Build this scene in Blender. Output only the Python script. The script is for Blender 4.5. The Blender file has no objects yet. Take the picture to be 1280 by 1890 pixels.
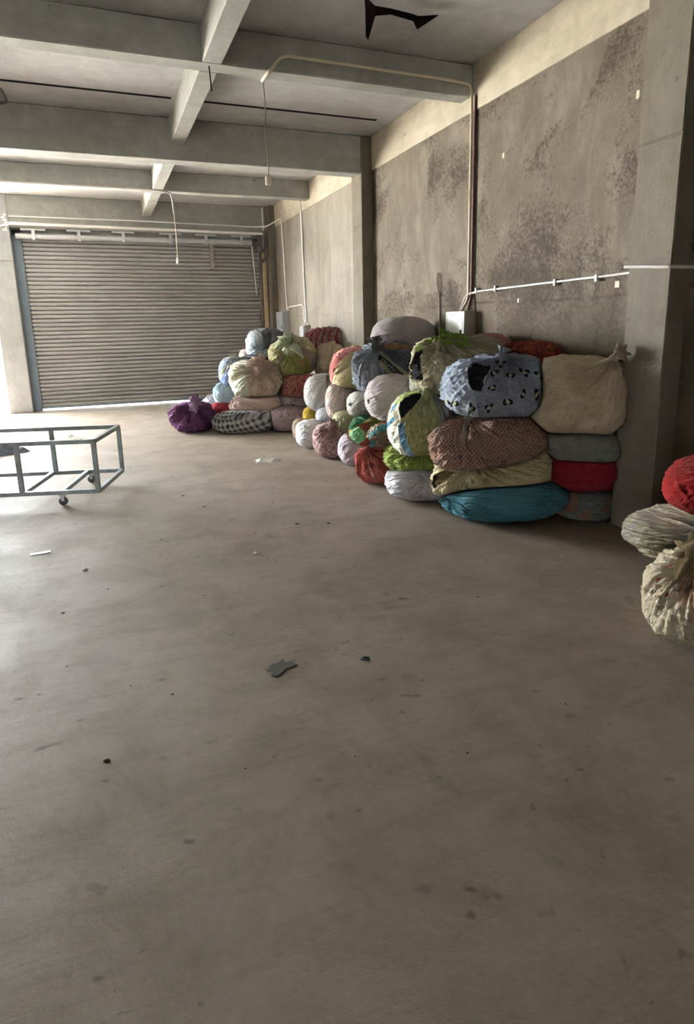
import bpy, math, random
import numpy as np
from mathutils import Vector, Matrix
S = bpy.context.scene
C = S.collection
PI = math.pi

# ------------------------------------------------------------------ camera, world, sun, exposure
yaw, pitch, roll = [math.radians(a) for a in (21.3218, 12.5248, -1.2433)]
fw = Vector((math.sin(yaw)*math.cos(pitch), math.cos(yaw)*math.cos(pitch), -math.sin(pitch)))
rt = Vector((math.cos(yaw), -math.sin(yaw), 0)); up = rt.cross(fw)
rr = math.cos(roll)*rt + math.sin(roll)*up
uu = -math.sin(roll)*rt + math.cos(roll)*up
cd = bpy.data.cameras.new('camera'); cam = bpy.data.objects.new('camera', cd); C.objects.link(cam)
M = Matrix((rr, uu, -fw)).transposed().to_4x4(); M.translation = Vector((0, 0, 1.6))
cam.matrix_world = M
cd.sensor_fit = 'VERTICAL'; cd.sensor_height = 36; cd.lens = 1137/1890*36; cd.shift_y = -92/1890
cd.clip_start = .05; cd.clip_end = 300
S.camera = cam

W = bpy.data.worlds.new('world'); S.world = W; W.use_nodes = True
bg = W.node_tree.nodes['Background']
bg.inputs[0].default_value = (.91, .96, 1, 1); bg.inputs[1].default_value = 9.0

sd = bpy.data.lights.new('sun', 'SUN'); sun = bpy.data.objects.new('sun', sd); C.objects.link(sun)
sd.energy = 26; sd.angle = math.radians(1); sd.color = (1, .97, .93)
sun.rotation_euler = (math.radians(-14), math.radians(12), 0)

S.view_settings.view_transform = 'Standard'; S.view_settings.look = 'None'
S.view_settings.exposure = 3.55; S.view_settings.gamma = 1; S.view_settings.use_curve_mapping = False

# ------------------------------------------------------------------ helpers
def L(c):
    if isinstance(c, str): c = [int(c[i:i+2], 16)/255 for i in (0, 2, 4)]
    return tuple(v/12.92 if v <= .04045 else ((v+.055)/1.055)**2.4 for v in c) + (1,)

class N:
    """small node-tree writer"""
    def __init__(s, name, rough=.9, spec=.2, metal=0):
        s.m = bpy.data.materials.new(name); s.m.use_nodes = True
        s.t = s.m.node_tree; s.b = s.t.nodes['Principled BSDF']
        s.b.inputs['Roughness'].default_value = rough
        s.b.inputs['Specular IOR Level'].default_value = spec
        s.b.inputs['Metallic'].default_value = metal
    def n(s, typ, ins=None, **kw):
        nd = s.t.nodes.new(typ)
        for k, v in kw.items(): setattr(nd, k, v)
        for k, v in (ins or {}).items():
            if isinstance(v, bpy.types.NodeSocket): s.t.links.new(v, nd.inputs[k])
            else: nd.inputs[k].default_value = v
        return nd
    def co(s, kind='Object', scale=(1,1,1), rot=(0,0,0), attr=None, loc=(0,0,0)):
        if attr: src = s.n('ShaderNodeAttribute', attribute_name=attr).outputs['Vector']
        elif kind == 'World': src = s.n('ShaderNodeNewGeometry').outputs['Position']
        else: src = s.n('ShaderNodeTexCoord').outputs[kind]
        if not hasattr(scale, '__len__'): scale = (scale,)*3
        return s.n('ShaderNodeMapping', {'Vector': src, 'Scale': scale, 'Rotation': rot, 'Location': loc}).outputs[0]
    def noise(s, v, scale=1, detail=4, rough=.55, dist=0):
        return s.n('ShaderNodeTexNoise', {'Vector': v, 'Scale': scale, 'Detail': detail, 'Roughness': rough, 'Distortion': dist}).outputs['Fac']
    def ramp(s, f, stops, interp='LINEAR'):
        r = s.n('ShaderNodeValToRGB', {'Fac': f}); r.color_ramp.interpolation = interp
        e = r.color_ramp.elements
        while len(e) < len(stops): e.new(.5)
        for i, (p, c) in enumerate(stops):
            e[i].position = p; e[i].color = c if hasattr(c, '__len__') and len(c) == 4 else ((c, c, c, 1) if not isinstance(c, str) else L(c))
        return r.outputs[0]
    def mix(s, f, a, b, mode='MIX'):
        m = s.n('ShaderNodeMix', data_type='RGBA', blend_type=mode)
        for i, v in ((0, f), (6, a), (7, b)):
            if isinstance(v, bpy.types.NodeSocket): s.t.links.new(v, m.inputs[i])
            elif i and isinstance(v, str): m.inputs[i].default_value = L(v)
            else: m.inputs[i].default_value = v
        return m.outputs[2]
    def math(s, op, a, b=0.0, c=0.0):
        return s.n('ShaderNodeMath', {0: a, 1: b, 2: c}, operation=op).outputs[0]
    def col(s, v):
        if isinstance(v, bpy.types.NodeSocket): s.t.links.new(v, s.b.inputs['Base Color'])
        else: s.b.inputs['Base Color'].default_value = L(v) if isinstance(v, str) else v
    def rgh(s, v): s.t.links.new(v, s.b.inputs['Roughness'])
    def bump(s, hs, dist=.01, strength=1):
        prev = None
        for h, d in hs:
            ins = {'Height': h, 'Distance': d, 'Strength': strength}
            if prev: ins['Normal'] = prev
            prev = s.n('ShaderNodeBump', ins).outputs[0]
        s.t.links.new(prev, s.b.inputs['Normal'])

def tag(o, label=None, cat=None, group=None, kind=None):
    if label: o['label'] = label
    if cat: o['category'] = cat
    if group: o['group'] = group
    if kind: o['kind'] = kind
    return o

def mesh(name, V, F, mat=None, parent=None, smooth=False, loc=None, auto=None):
    me = bpy.data.meshes.new(name)
    me.from_pydata([tuple(map(float, v)) for v in V], [], [tuple(map(int, f)) for f in F]); me.update()
    if mat: me.materials.append(mat)
    o = bpy.data.objects.new(name, me); C.objects.link(o)
    if parent: o.parent = parent
    if loc is not None: o.location = loc
    if smooth:
        me.polygons.foreach_set('use_smooth', [True]*len(me.polygons))
        if auto: me.set_sharp_from_angle(angle=math.radians(auto))
    return o

def empty(name, loc, rz=0):
    o = bpy.data.objects.new(name, None); C.objects.link(o); o.location = loc; o.rotation_euler = (0, 0, rz)
    o.empty_display_size = .1
    return o

class MB:
    def __init__(s): s.V = []; s.F = []
    def add(s, V, F):
        k = len(s.V); s.V += [tuple(v) for v in V]; s.F += [tuple(i+k for i in f) for f in F]; return s
    def box(s, x0, x1, y0, y1, z0, z1, bev=0):
        if bev:
            b = bev
            P = []
            for z, ins in ((z0, b), (z0+b, 0), (z1-b, 0), (z1, b)):
                for (x, y) in ((x0+ins, y0+b), (x0+b, y0+ins), (x1-b, y0+ins), (x1-ins, y0+b), (x1-ins, y1-b), (x1-b, y1-ins), (x0+b, y1-ins), (x0+ins, y1-b)):
                    P.append((x, y, z))
            F = [tuple(range(7, -1, -1)), tuple(range(24, 32))]
            for r in range(3):
                for i in range(8): F.append((r*8+i, r*8+(i+1) % 8, r*8+8+(i+1) % 8, r*8+8+i))
            return s.add(P, F)
        P = [(x, y, z) for z in (z0, z1) for (x, y) in ((x0, y0), (x1, y0), (x1, y1), (x0, y1))]
        return s.add(P, [(3, 2, 1, 0), (4, 5, 6, 7), (0, 1, 5, 4), (1, 2, 6, 5), (2, 3, 7, 6), (3, 0, 4, 7)])
    def bar(s, a, b, w, h=None, upv=(0, 0, 1)):
        a = Vector(a); b = Vector(b); d = (b-a).normalized(); h = h or w
        u = Vector(upv)
        if abs(d.dot(u)) > .95: u = Vector((1, 0, 0)) if upv == (0, 0, 1) else Vector((0, 0, 1))
        x = d.cross(u).normalized(); y = x.cross(d)
        P = [p + x*sx*w/2 + y*sy*h/2 for p in (a, b) for sx, sy in ((-1, -1), (1, -1), (1, 1), (-1, 1))]
        return s.add(P, [(3, 2, 1, 0), (4, 5, 6, 7), (0, 1, 5, 4), (1, 2, 6, 5), (2, 3, 7, 6), (3, 0, 4, 7)])
    def tube(s, pts, r, seg=10, cap=True):
        pts = [Vector(p) for p in pts]; n = len(pts); R = r if hasattr(r, '__len__') else [r]*n
        T = [(pts[min(i+1, n-1)]-pts[max(i-1, 0)]).normalized() for i in range(n)]
        u = T[0].orthogonal().normalized(); P = []
        for i in range(n):
            u = (u - T[i]*u.dot(T[i])).normalized(); v = T[i].cross(u)
            for k in range(seg):
                a = 2*PI*k/seg; P.append(pts[i] + (u*math.cos(a)+v*math.sin(a))*R[i])
        F = []
        for i in range(n-1):
            for k in range(seg): F.append((i*seg+k, i*seg+(k+1) % seg, (i+1)*seg+(k+1) % seg, (i+1)*seg+k))
        if cap: F += [tuple(range(seg-1, -1, -1)), tuple(range((n-1)*seg, n*seg))]
        return s.add(P, F)
    def build(s, name, mat, parent=None, smooth=False, auto=40, loc=None):
        return mesh(name, s.V, s.F, mat, parent, smooth, loc, auto if smooth else None)

def bend(pts, r=.08, k=6):
    """polyline with its corners rounded"""
    pts = [Vector(p) for p in pts]; out = [pts[0]]
    for i in range(1, len(pts)-1):
        a, b, c = pts[i-1], pts[i], pts[i+1]
        q = min(r, (a-b).length*.45, (c-b).length*.45)
        p0 = b+(a-b).normalized()*q; p1 = b+(c-b).normalized()*q
        for j in range(k+1):
            t = j/k; out.append(p0*(1-t)**2 + b*2*t*(1-t) + p1*t*t)
    out.append(pts[-1]); return out

def plain(name, c, rough=.7, spec=.3, metal=0, var=.12, scale=6, bump=0):
    m = N(name, rough, spec, metal)
    f = m.noise(m.co('Object', scale), 1, 5, .6)
    base = L(c)
    dark = tuple(v*(1-var*2) for v in base[:3])+(1,); lite = tuple(min(1, v*(1+var)) for v in base[:3])+(1,)
    m.col(m.ramp(f, [(.3, dark), (.7, lite)]))
    if bump: m.bump([(m.noise(m.co('Object', scale*8), 1, 3), bump)])
    return m.m

# ------------------------------------------------------------------ setting materials
def concrete(name, base, dark, lite, boards=None, spots=.5, warm=None):
    m = N(name, .88, .25)
    p = m.co('World')
    n1 = m.noise(p, .9, 6, .62); n2 = m.noise(p, 5, 5, .65, .4); n3 = m.noise(p, 45, 3, .6)
    c = m.ramp(n1, [(.32, dark), (.5, base), (.68, lite)])
    c = m.mix(.45, c, m.ramp(n2, [(.3, dark), (.55, base), (.75, lite)]))
    # form-work grain
    st = m.noise(m.co('World', boards or (1.2, 1.2, 9)), 1, 5, .7, .3)
    c = m.mix(m.math('MULTIPLY', m.ramp(st, [(.42, 0), (.7, 1)]), .35), c, L(dark))
    # small pits and stains
    v = m.n('ShaderNodeTexVoronoi', {'Vector': p, 'Scale': 3.1, 'Randomness': 1}).outputs['Distance']
    c = m.mix(m.math('MULTIPLY', m.ramp(m.math('ADD', v, m.math('MULTIPLY', n2, .12)), [(.09, 1), (.14, 0)]), spots), c, '4a443e')
    m.col(c)
    m.bump([(n3, .004), (st, .004), (n1, .01)])
    return m.m
M_beam = concrete('beam_concrete', 'a1a19c', '898883', 'b6b6b2', (1, 1, 10))
M_ceil = concrete('ceiling_concrete', 'b0b0af', '9a9896', 'c4c4c4', (.8, 5, 1), .3)
M_edge = concrete('edge_beam_concrete', 'b8ae9c', '968e7f', 'c8c0af', (1, 1, 8), .5)
M_col = concrete('column_concrete', '766f64', '655e52', '827a6f', (6, 6, 1), .6)
M_pil = concrete('pillar_concrete', 'a2a3a3', '8d8e8e', 'b0b1b1', (6, 6, 1), .3)
M_out = concrete('outside_concrete', 'b5b1a8', 'a29e95', 'c4c0b8', (1, 1, 1), .1)

def wall_mat():
    m = N('wall_render', .92, .2)
    p = m.co('World')
    big = m.noise(p, .75, 5, .6, .6); mid = m.noise(m.co('World', (1, 1, .6)), 2.6, 6, .68, .3)
    fine = m.noise(p, 34, 4, .75); streak = m.noise(m.co('World', (3, 3, .45)), 1, 6, .65, .5)
    c = m.ramp(mid, [(.28, '635a50'), (.48, '70675c'), (.66, '81786d'), (.8, '89827a')])
    c = m.mix(m.math('MULTIPLY', m.ramp(streak, [(.5, 0), (.72, 1)]), .5), c, '706655')
    # brown weathered fields, broken into fine grain
    fld = m.math('ADD', m.math('MULTIPLY', big, 1.15), m.math('MULTIPLY', mid, .25))
    grain = m.math('ADD', fld, m.math('MULTIPLY', m.math('SUBTRACT', fine, .5), .55))
    c = m.mix(m.math('MULTIPLY', m.ramp(grain, [(.69, 0), (.80, 1)]), .78), c, '453c34')
    c = m.mix(m.math('MULTIPLY', m.ramp(grain, [(.80, 0), (.98, 1)]), .75), c, '2f2822')
    # rising damp: browner render on the lowest two metres
    z = m.n('ShaderNodeSeparateXYZ', {0: m.n('ShaderNodeNewGeometry').outputs['Position']}).outputs[2]
    zz = m.math('ADD', z, m.math('MULTIPLY', m.math('SUBTRACT', mid, .5), 1.1))
    c = m.mix(m.math('MULTIPLY', m.ramp(m.math('DIVIDE', zz, 4), [(.36, 1), (.50, 0)]), .55), c, '52493a')
    # dried tide line where the lower coat stops
    ln = m.math('ABSOLUTE', m.math('SUBTRACT', m.math('ADD', z, m.math('MULTIPLY', m.noise(p, 1.2, 3), .16)), 1.88))
    c = m.mix(m.math('MULTIPLY', m.ramp(ln, [(.006, 1), (.02, 0)]), m.math('MULTIPLY', m.ramp(streak, [(.4, 0), (.6, 1)]), .6)), c, '383129')
    # the panel beyond the middle column is coloured paler, standing in for brighter light there
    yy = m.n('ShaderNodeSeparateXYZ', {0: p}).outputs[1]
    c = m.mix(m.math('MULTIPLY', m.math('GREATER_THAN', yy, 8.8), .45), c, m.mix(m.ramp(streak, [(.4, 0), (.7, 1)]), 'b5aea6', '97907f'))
    m.col(c)
    m.bump([(fine, .006), (mid, .015)])
    return m.m
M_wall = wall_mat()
M_wallb = concrete('back_render', '544f48', '47433c', '5f5a51', (1, 1, 6), .2)

FLOOR_STAINS = [(0.65, 2.60, 0.068, 0.055, -0.41, 0.50, '483c30'), (0.98, 2.61, 0.038, 0.020, -0.41, 0.40, '483c30'), (1.54, 3.06, 0.039, 0.021, -0.42, 0.60, '483c30'), (1.54, 3.45, 0.028, 0.015, -0.43, 0.50, '483c30'), (1.47, 3.17, 0.026, 0.019, -0.42, 0.50, '483c30'), (0.12, 2.74, 0.023, 0.012, -0.41, 0.60, '483c30'), (-0.49, 2.84, 0.025, 0.013, -0.41, 0.50, '483c30'), (-0.41, 2.84, 0.020, 0.011, -0.41, 0.50, '483c30'), (0.11, 1.74, 0.021, 0.011, -0.40, 0.60, '483c30'), (-0.14, 2.14, 0.022, 0.010, -0.40, 0.50, '483c30'), (0.84, 1.25, 0.025, 0.018, -0.40, 0.60, '483c30'), (0.90, 1.20, 0.018, 0.020, -0.40, 0.50, '483c30'), (0.80, 1.18, 0.018, 0.016, -0.40, 0.60, '483c30'), (0.57, 1.66, 0.027, 0.024, -0.40, 0.30, '483c30'), (0.58, 1.84, 0.020, 0.018, -0.40, 0.35, '483c30'), (0.66, 1.65, 0.016, 0.012, -0.40, 0.50, '483c30'), (-0.35, 2.43, 0.074, 0.016, 0.20, 0.55, '483c30'), (0.78, 2.74, 0.028, 0.020, -0.41, 0.30, '483c30'), (1.28, 2.91, 0.091, 0.065, -0.42, 0.20, '483c30'), (1.48, 1.51, 0.020, 0.014, -0.40, 0.50, '483c30'), (1.66, 1.78, 0.035, 0.019, -0.41, 0.45, '483c30'), (0.72, 1.30, 0.028, 0.020, -0.40, 0.40, '483c30'), (1.77, 1.67, 0.019, 0.011, -0.41, 0.40, '483c30'), (1.64, 1.98, 0.033, 0.018, -0.41, 0.50, '483c30'), (2.49, 4.21, 0.053, 0.024, -0.44, 0.40, '483c30'), (1.53, 5.00, 0.125, 0.027, -0.45, 0.40, '483c30'), (1.33, 3.88, 0.038, 0.021, -0.43, 0.40, '483c30'), (0.34, 4.71, 0.030, 0.016, -0.44, 0.50, '483c30'), (0.51, 4.28, 0.028, 0.015, -0.43, 0.50, '483c30'), (0.87, 1.22, 0.031, 0.028, -0.40, 0.30, '483c30'), (-0.23, 2.56, 0.016, 0.012, -0.41, 0.50, '483c30'), (0.25, 2.20, 0.026, 0.023, -0.40, 0.35, '483c30'), (0.54, 1.46, 0.066, 0.059, -0.40, 0.20, '483c30'), (0.07, 2.18, 0.021, 0.015, -0.40, 0.30, '483c30')]
def floor_mat():
    m = N('floor_concrete', .65, .22)
    p = m.co('World')
    big = m.noise(p, .45, 5, .6, .5); mid = m.noise(m.co('World', (1, 1.0, 1), (0, 0, .4)), 1.9, 7, .68, .4)
    fine = m.noise(p, 30, 4, .7)
    c = m.ramp(big, [(.3, '7e7162'), (.5, '887c6e'), (.7, '918578')])
    c = m.mix(m.math('MULTIPLY', m.ramp(mid, [(.45, 0), (.72, 1)]), .7), c, '685d4d')
    c = m.mix(m.math('MULTIPLY', m.ramp(mid, [(.25, 1), (.42, 0)]), .4), c, '9e9183')
    # trowel streaks
    st = m.noise(m.co('World', (1.1, 7, 1), (0, 0, .5)), 1.3, 6, .7, .6)
    c = m.mix(m.math('MULTIPLY', m.ramp(st, [(.5, 0), (.78, 1)]), .4), c, '635849')
    # oil spots and blotches
    clus = m.ramp(m.noise(m.co('World', 1, loc=(3, 1, 0)), .8, 3, .5), [(.42, 0), (.6, 1)])
    for (sc, lo, hi, amt, col, off) in ((9, .66, .72, .6, '4a423a', 0), (3.2, .66, .74, .45, '565045', 4.2), (20, .70, .76, .55, '3f3830', 8.1)):
        q = m.noise(m.co('World', (1, 1.25, 0), (0, 0, .3), loc=(off, off*.7, 0)), sc, 3, .5, .8)
        c = m.mix(m.math('MULTIPLY', m.math('MULTIPLY', m.ramp(q, [(lo, 0), (hi, 1)]), amt), m.math('ADD', m.math('MULTIPLY', clus, .75), .25)), c, col)
    for (x, y, rx, ry, ang, amt, col) in FLOOR_STAINS:
        v = m.n('ShaderNodeMapping', {'Vector': p, 'Location': (x, y, 0), 'Rotation': (0, 0, ang), 'Scale': (rx, ry, 1)}, vector_type='TEXTURE').outputs[0]
        v = m.n('ShaderNodeVectorMath', {0: v, 1: (1, 1, 0)}, operation='MULTIPLY').outputs[0]
        d = m.n('ShaderNodeVectorMath', {0: v}, operation='LENGTH').outputs['Value']
        d = m.math('ADD', d, m.math('MULTIPLY', m.math('SUBTRACT', m.noise(p, 14, 4, .6), .5), 2.4))
        c = m.mix(m.math('MULTIPLY', m.ramp(d, [(.25, 1), (1.05, 0)]), amt), c, col)
    c = m.mix(m.math('MULTIPLY', m.math('SUBTRACT', fine, .35), .35), c, '5e5446')
    m.col(c)
    m.rgh(m.ramp(mid, [(.3, .60), (.7, .8)]))
    m.bump([(fine, .0015), (mid, .006), (st, .003)])
    return m.m
M_floor = floor_mat()

XW, ZC = 3.84, 4.17
XL, YB, YF = -9.5, -5.0, 14.0
def struct(name, mb, mat, label=None, smooth=False):
    o = mb.build(name, mat, smooth=smooth); o['kind'] = 'structure'
    if label: o['label'] = label
    return o
struct('floor', MB().box(XL-.2, XW+.25, YB-.2, YF+.45, -.2, 0), M_floor, 'stained grey brown concrete floor')
struct('ceiling', MB().box(XL-.2, XW+.25, YB-.2, YF+.45, ZC, ZC+.2), M_ceil, 'bare grey concrete ceiling slab')
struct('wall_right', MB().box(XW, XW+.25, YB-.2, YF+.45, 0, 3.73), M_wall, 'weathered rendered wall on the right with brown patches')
struct('wall_back', MB().box(-5.3, XW, YB-.2, YB, 0, ZC).box(XL-.2, -6.2, YB-.2, YB, 0, ZC).box(-6.2, -5.3, YB-.2, YB, 1.4, ZC), M_wallb, 'rendered wall behind the viewer with an added fill light opening')  # low opening at left is made up, letting fill light onto the bundle fronts
struct('wall_left', MB().box(XL-.2, XL, YB, YF+.4, 0, ZC), M_wallb, 'rendered wall at the far left')
k = 1
def trim(x0, x1, y0, y1, z0, z1, mat, label, bev=.012):
    global k
    struct('trim_%d' % k, MB().box(x0, x1, y0, y1, z0, z1, bev), mat, label); k += 1
trim(XW-.012, XW+.25, YB, YF+.4, 3.73, ZC, M_edge, 'pale concrete edge beam along the top of the right wall', .004)
# main cross beams, secondary cross beams, long beam
trim(XL, 3.665, 8.6, 8.86, 3.68, ZC, M_beam, 'deep concrete cross beam framing into the far right column')
trim(XL, XW-.012, 6.03, 6.24, 3.87, ZC, M_beam, 'concrete cross beam carrying the curved conduit')
trim(XL, XW-.012, 11.4, 11.6, 3.86, ZC, M_beam, 'concrete cross beam nearest the shutter')
trim(XL, 3.665, 3.3, 3.56, 3.68, ZC, M_beam, 'deep concrete cross beam above the near right column')
trim(XL, XW-.012, .7, .9, 3.87, ZC, M_beam, 'concrete cross beam overhead')
for (y0, y1) in ((.9, 3.3), (3.56, 6.03), (6.24, 8.6), (8.86, 11.4), (11.6, 14.0)):
    trim(1.08, 1.25, y0, y1, 3.87, ZC, M_beam, 'length of the longitudinal concrete beam', .006)
    trim(-4.2, -4.03, y0, y1, 3.87, ZC, M_beam, 'length of a second longitudinal concrete beam', .006)
# columns on the right wall
def column(x0, x1, y0, y1, label, zj=2.78, mat=None):
    global k
    o = struct('trim_%d' % k, MB().box(x0, x1, y0, y1, 0, zj-.004, .008).box(x0+.004, x1, y0+.004, y1-.004, zj-.004, zj+.004).box(x0, x1, y0, y1, zj+.004, ZC, .008), mat or M_col, label); k += 1
column(3.66, XW, 3.25, 3.62, 'concrete column at the right edge of the photo')
column(3.665, XW, 8.6, 8.97, 'concrete column in the middle of the right wall', 3.0)
column(3.69, XW, 13.85, 14.4, 'concrete column in the corner beside the shutter')
# far facade: header and pillars; the bays left of the shutter stand open to daylight
trim(XL, XW, YF, YF+.4, 3.58, ZC, M_beam, 'concrete header beam over the shutter')
trim(-1.38, 3.70, 14.2, 14.4, 3.44, 3.585, M_beam, 'added concrete plate sealing the light gap above the roller tube', .004)  # plate added behind the header to stop daylight leaking over the shutter
trim(3.52, 3.70, 14.30, 14.4, 0, 3.45, M_beam, 'added concrete block sealing the light gap at the right of the shutter', .004)  # block added to stop daylight leaking past the shutter's right edge
trim(-1.38, -1.28, 14.30, 14.4, 0, 3.45, M_beam, 'narrow concrete jamb at the left of the shutter', .004)
column(-1.80, -1.38, YF-.035, YF+.41, 'pale concrete pillar at the left of the shutter', 2.95, M_pil)
struct('wall_front', MB().box(XL, -6.55, YF, YF+.3, 0, 3.6), M_wallb, 'unseen far wall left of the open bay, closed to narrow the daylight')  # unseen; closes the further bays so daylight falls off faster
struct('ground', MB().box(-60, 40, YF+.45, 90, -.25, -.03).box(-60, XL-.2, -30, YF+.45, -.25, -.03).box(XL-.2, 20, -30, YB-.2, -.25, -.03), M_out, 'pale concrete yard outside the open bay')

# grass verge and hedge outside, seen through the open bay
m = N('grass_green', .9, .1); p = m.co('World')
m.col(m.ramp(m.noise(p, 6, 5, .7), [(.3, '5c7a2e'), (.7, 'a8bf52')])); m.bump([(m.noise(p, 40, 3), .03)])
rg = random.Random(4); mb = MB()
for i in range(2600):
    x = rg.uniform(-9, -1.9); y = rg.uniform(22.2, 24.5); h = rg.uniform(.12, .4); a = rg.uniform(0, PI); w = .02
    lx, ly = rg.uniform(-.1, .1), rg.uniform(-.1, .1)
    mb.add([(x-w*math.cos(a), y-w*math.sin(a), -.03), (x+w*math.cos(a), y+w*math.sin(a), -.03), (x+lx, y+ly, h)], [(0, 1, 2)])
mb.box(-9.2, -1.8, 22, 24.6, -.05, .03)
tag(mb.build('grass_verge', m.m), 'strip of yellow green grass outside beyond the pillar', 'grass', kind='stuff')

# ------------------------------------------------------------------ roller shutter
M_slat = N('shutter_steel', .42, .5, .35); q = M_slat
pz = q.co('World'); nn = q.noise(pz, 1.3, 5, .6)
q.col(q.ramp(nn, [(.3, '9b9896'), (.7, 'aaa8a6')])); q.rgh(q.ramp(q.noise(pz, 9, 4), [(.3, .36), (.7, .55)])); M_slat = q.m
M_galv = plain('galvanised_steel', 'c3c6ca', .42, .5, .5, .06, 20)
M_rail = plain('blue_grey_rail', '77848f', .5, .4, .3, .06, 10)
M_white = plain('white_paint', 'e9e8e4', .45, .4, 0, .03, 12)
M_dark = plain('dark_metal', '5f5b58', .6, .4, .3, .1, 20)
M_wood = plain('pale_timber', 'b9a68c', .75, .2, 0, .1, 10)
door = empty('door_1', (1.1, 14.3, 0)); tag(door, 'closed grey steel roller shutter', kind='structure')
def D(x, y, z): return (x-1.1, y-14.3, z)
x0, x1 = -1.30, 3.56; z0, z1 = .05, 3.50; ns = 42; pitch_ = (z1-z0)/ns
V = []; F = []; prof = []
for i in range(ns):
    for t, dy in ((0, .045), (.03, .03), (.10, -.002), (.3, -.016), (.55, -.02), (.8, -.014), (.93, .0), (.965, .045)):
        prof.append((z0+(i+t)*pitch_, dy))
for (z, dy) in prof:
    for x in (x0, x1): V.append(D(x, 14.27+dy, z))
n = len(prof)
for i in range(n-1): F.append((2*i, 2*i+1, 2*i+3, 2*i+2))
b = len(V)
V += [D(x0, 14.3, z0), D(x1, 14.3, z0), D(x0, 14.3, z1), D(x1, 14.3, z1)]
F += [(b+1, b, b+2, b+3), (0, b, b+1, 1), (2*n-2, 2*n-1, b+3, b+2)]
mesh('slat_curtain', V, F, M_slat, door)
MB().box(*[v for pr_ in ((-1.3-1.1, 3.56-1.1), (-.05, .0), (.025, .07)) for v in pr_], .004).build('bottom_bar', M_rail, door)
MB().box(-1.38-1.1, -1.22-1.1, -.10, .03, 0, 3.56, .006).build('guide_rail', M_rail, door)
MB().box(3.53-1.1, 3.585-1.1, -.10, .03, 0, 3.56, .006).build('guide_rail', plain('brown_grey_rail', '6d675f', .6), door)
MB().box(3.60-1.1, 3.67-1.1, -.20, -.06, 0, 3.30, .006).build('timber_post', M_wood, door)
MB().tube([D(-1.30, 14.10, 3.43), D(3.35, 14.10, 3.43)], .055, 16).build('roller_tube', M_galv, door, True)
for xb in (-.98, -.16, .68, 1.62, 2.36, 3.12):
    MB().box(xb-.03-1.1, xb+.03-1.1, -.265, -.19, 3.36, 3.56, .003).box(xb-.22-1.1, xb+.22-1.1, -.25, -.16, 3.535, 3.575, .003).build('bracket', M_galv, door)
mb = MB().tube([D(3.35, 14.05, 3.42), D(3.62, 14.05, 3.42)], .07, 12).box(3.46-1.1, 3.70-1.1, -.36, -.14, 3.44, 3.60, .02).box(3.56-1.1, 3.76-1.1, -.4, -.16, 3.28, 3.66, .03).box(3.5-1.1, 3.58-1.1, -.32, -.2, 3.2, 3.4, .01)
mb.tube(bend([D(3.66, 13.9, 3.3), D(3.6, 13.88, 3.1), D(3.52, 13.9, 3.0)], .1), .03, 8)
mb.build('motor', M_dark, door, True)
MB().tube([D(3.36, 14.12, 3.36), D(3.42, 14.12, 2.3)], .014, 8).build('hand_rod', M_galv, door, True)
MB().box(2.44-1.1, 2.52-1.1, -.16, -.06, 2.85, 3.5, .01).build('hanging_strap', plain('grey_strap', '8f8983', .8), door)

# long white pipe under the header, thin conduit above it
def pipe(name, pts, r, mat, label, cat, rb=.06, group=None):
    o = MB().tube(bend(pts, rb), r, 10).build(name, mat, smooth=True)
    return tag(o, label, cat, group)
pipe('white_pipe', [(-1.37, 13.93, 3.635), (3.58, 13.94, 3.60)], .028, M_white, 'thick white pipe running along the top of the shutter', 'pipe')
pipe('conduit', [(-1.37, 13.975, 3.77), (1.2, 13.975, 3.77), (3.4, 13.975, 3.74), (3.62, 13.83, 3.73), (3.80, 13.6, 3.82), (3.815, 13.3, 3.83), (3.815, 13.26, 3.7), (3.815, 13.1, 1.95)], .014, M_white, 'thin white conduit over the shutter turning down the far wall', 'conduit')
pipe('conduit', [(3.60, 13.975, 4.15), (3.60, 13.975, 3.62)], .018, M_white, 'short upright conduit above the shutter motor', 'conduit')
pipe('conduit', [(3.818, 11.95, 4.15), (3.818, 11.92, 3.9), (3.818, 11.82, 1.68)], .016, M_white, 'tall upright white conduit on the wall above the small far box', 'conduit')
pipe('conduit', [(3.815, 13.02, 1.93), (3.815, 13.0, 2.0), (3.815, 11.95, 2.02), (3.815, 11.90, 1.67)], .015, M_white, 'short white conduit linking the two far boxes', 'conduit', .1)
mb = MB()
for i in range(7): mb.box(-1.46+rg.uniform(-.05, .05), -1.44+rg.uniform(0, .06), 13.93, 13.97, 3.5+i*.045, 3.53+i*.045)
mb.tube(bend([(-1.75, 13.95, 3.72), (-1.6, 13.93, 3.55), (-1.42, 13.95, 3.62)], .1), .014, 6)
tag(mb.build('wire_bundle', M_white), 'tangle of white wire stubs at the top of the left pillar', 'wires')

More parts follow.
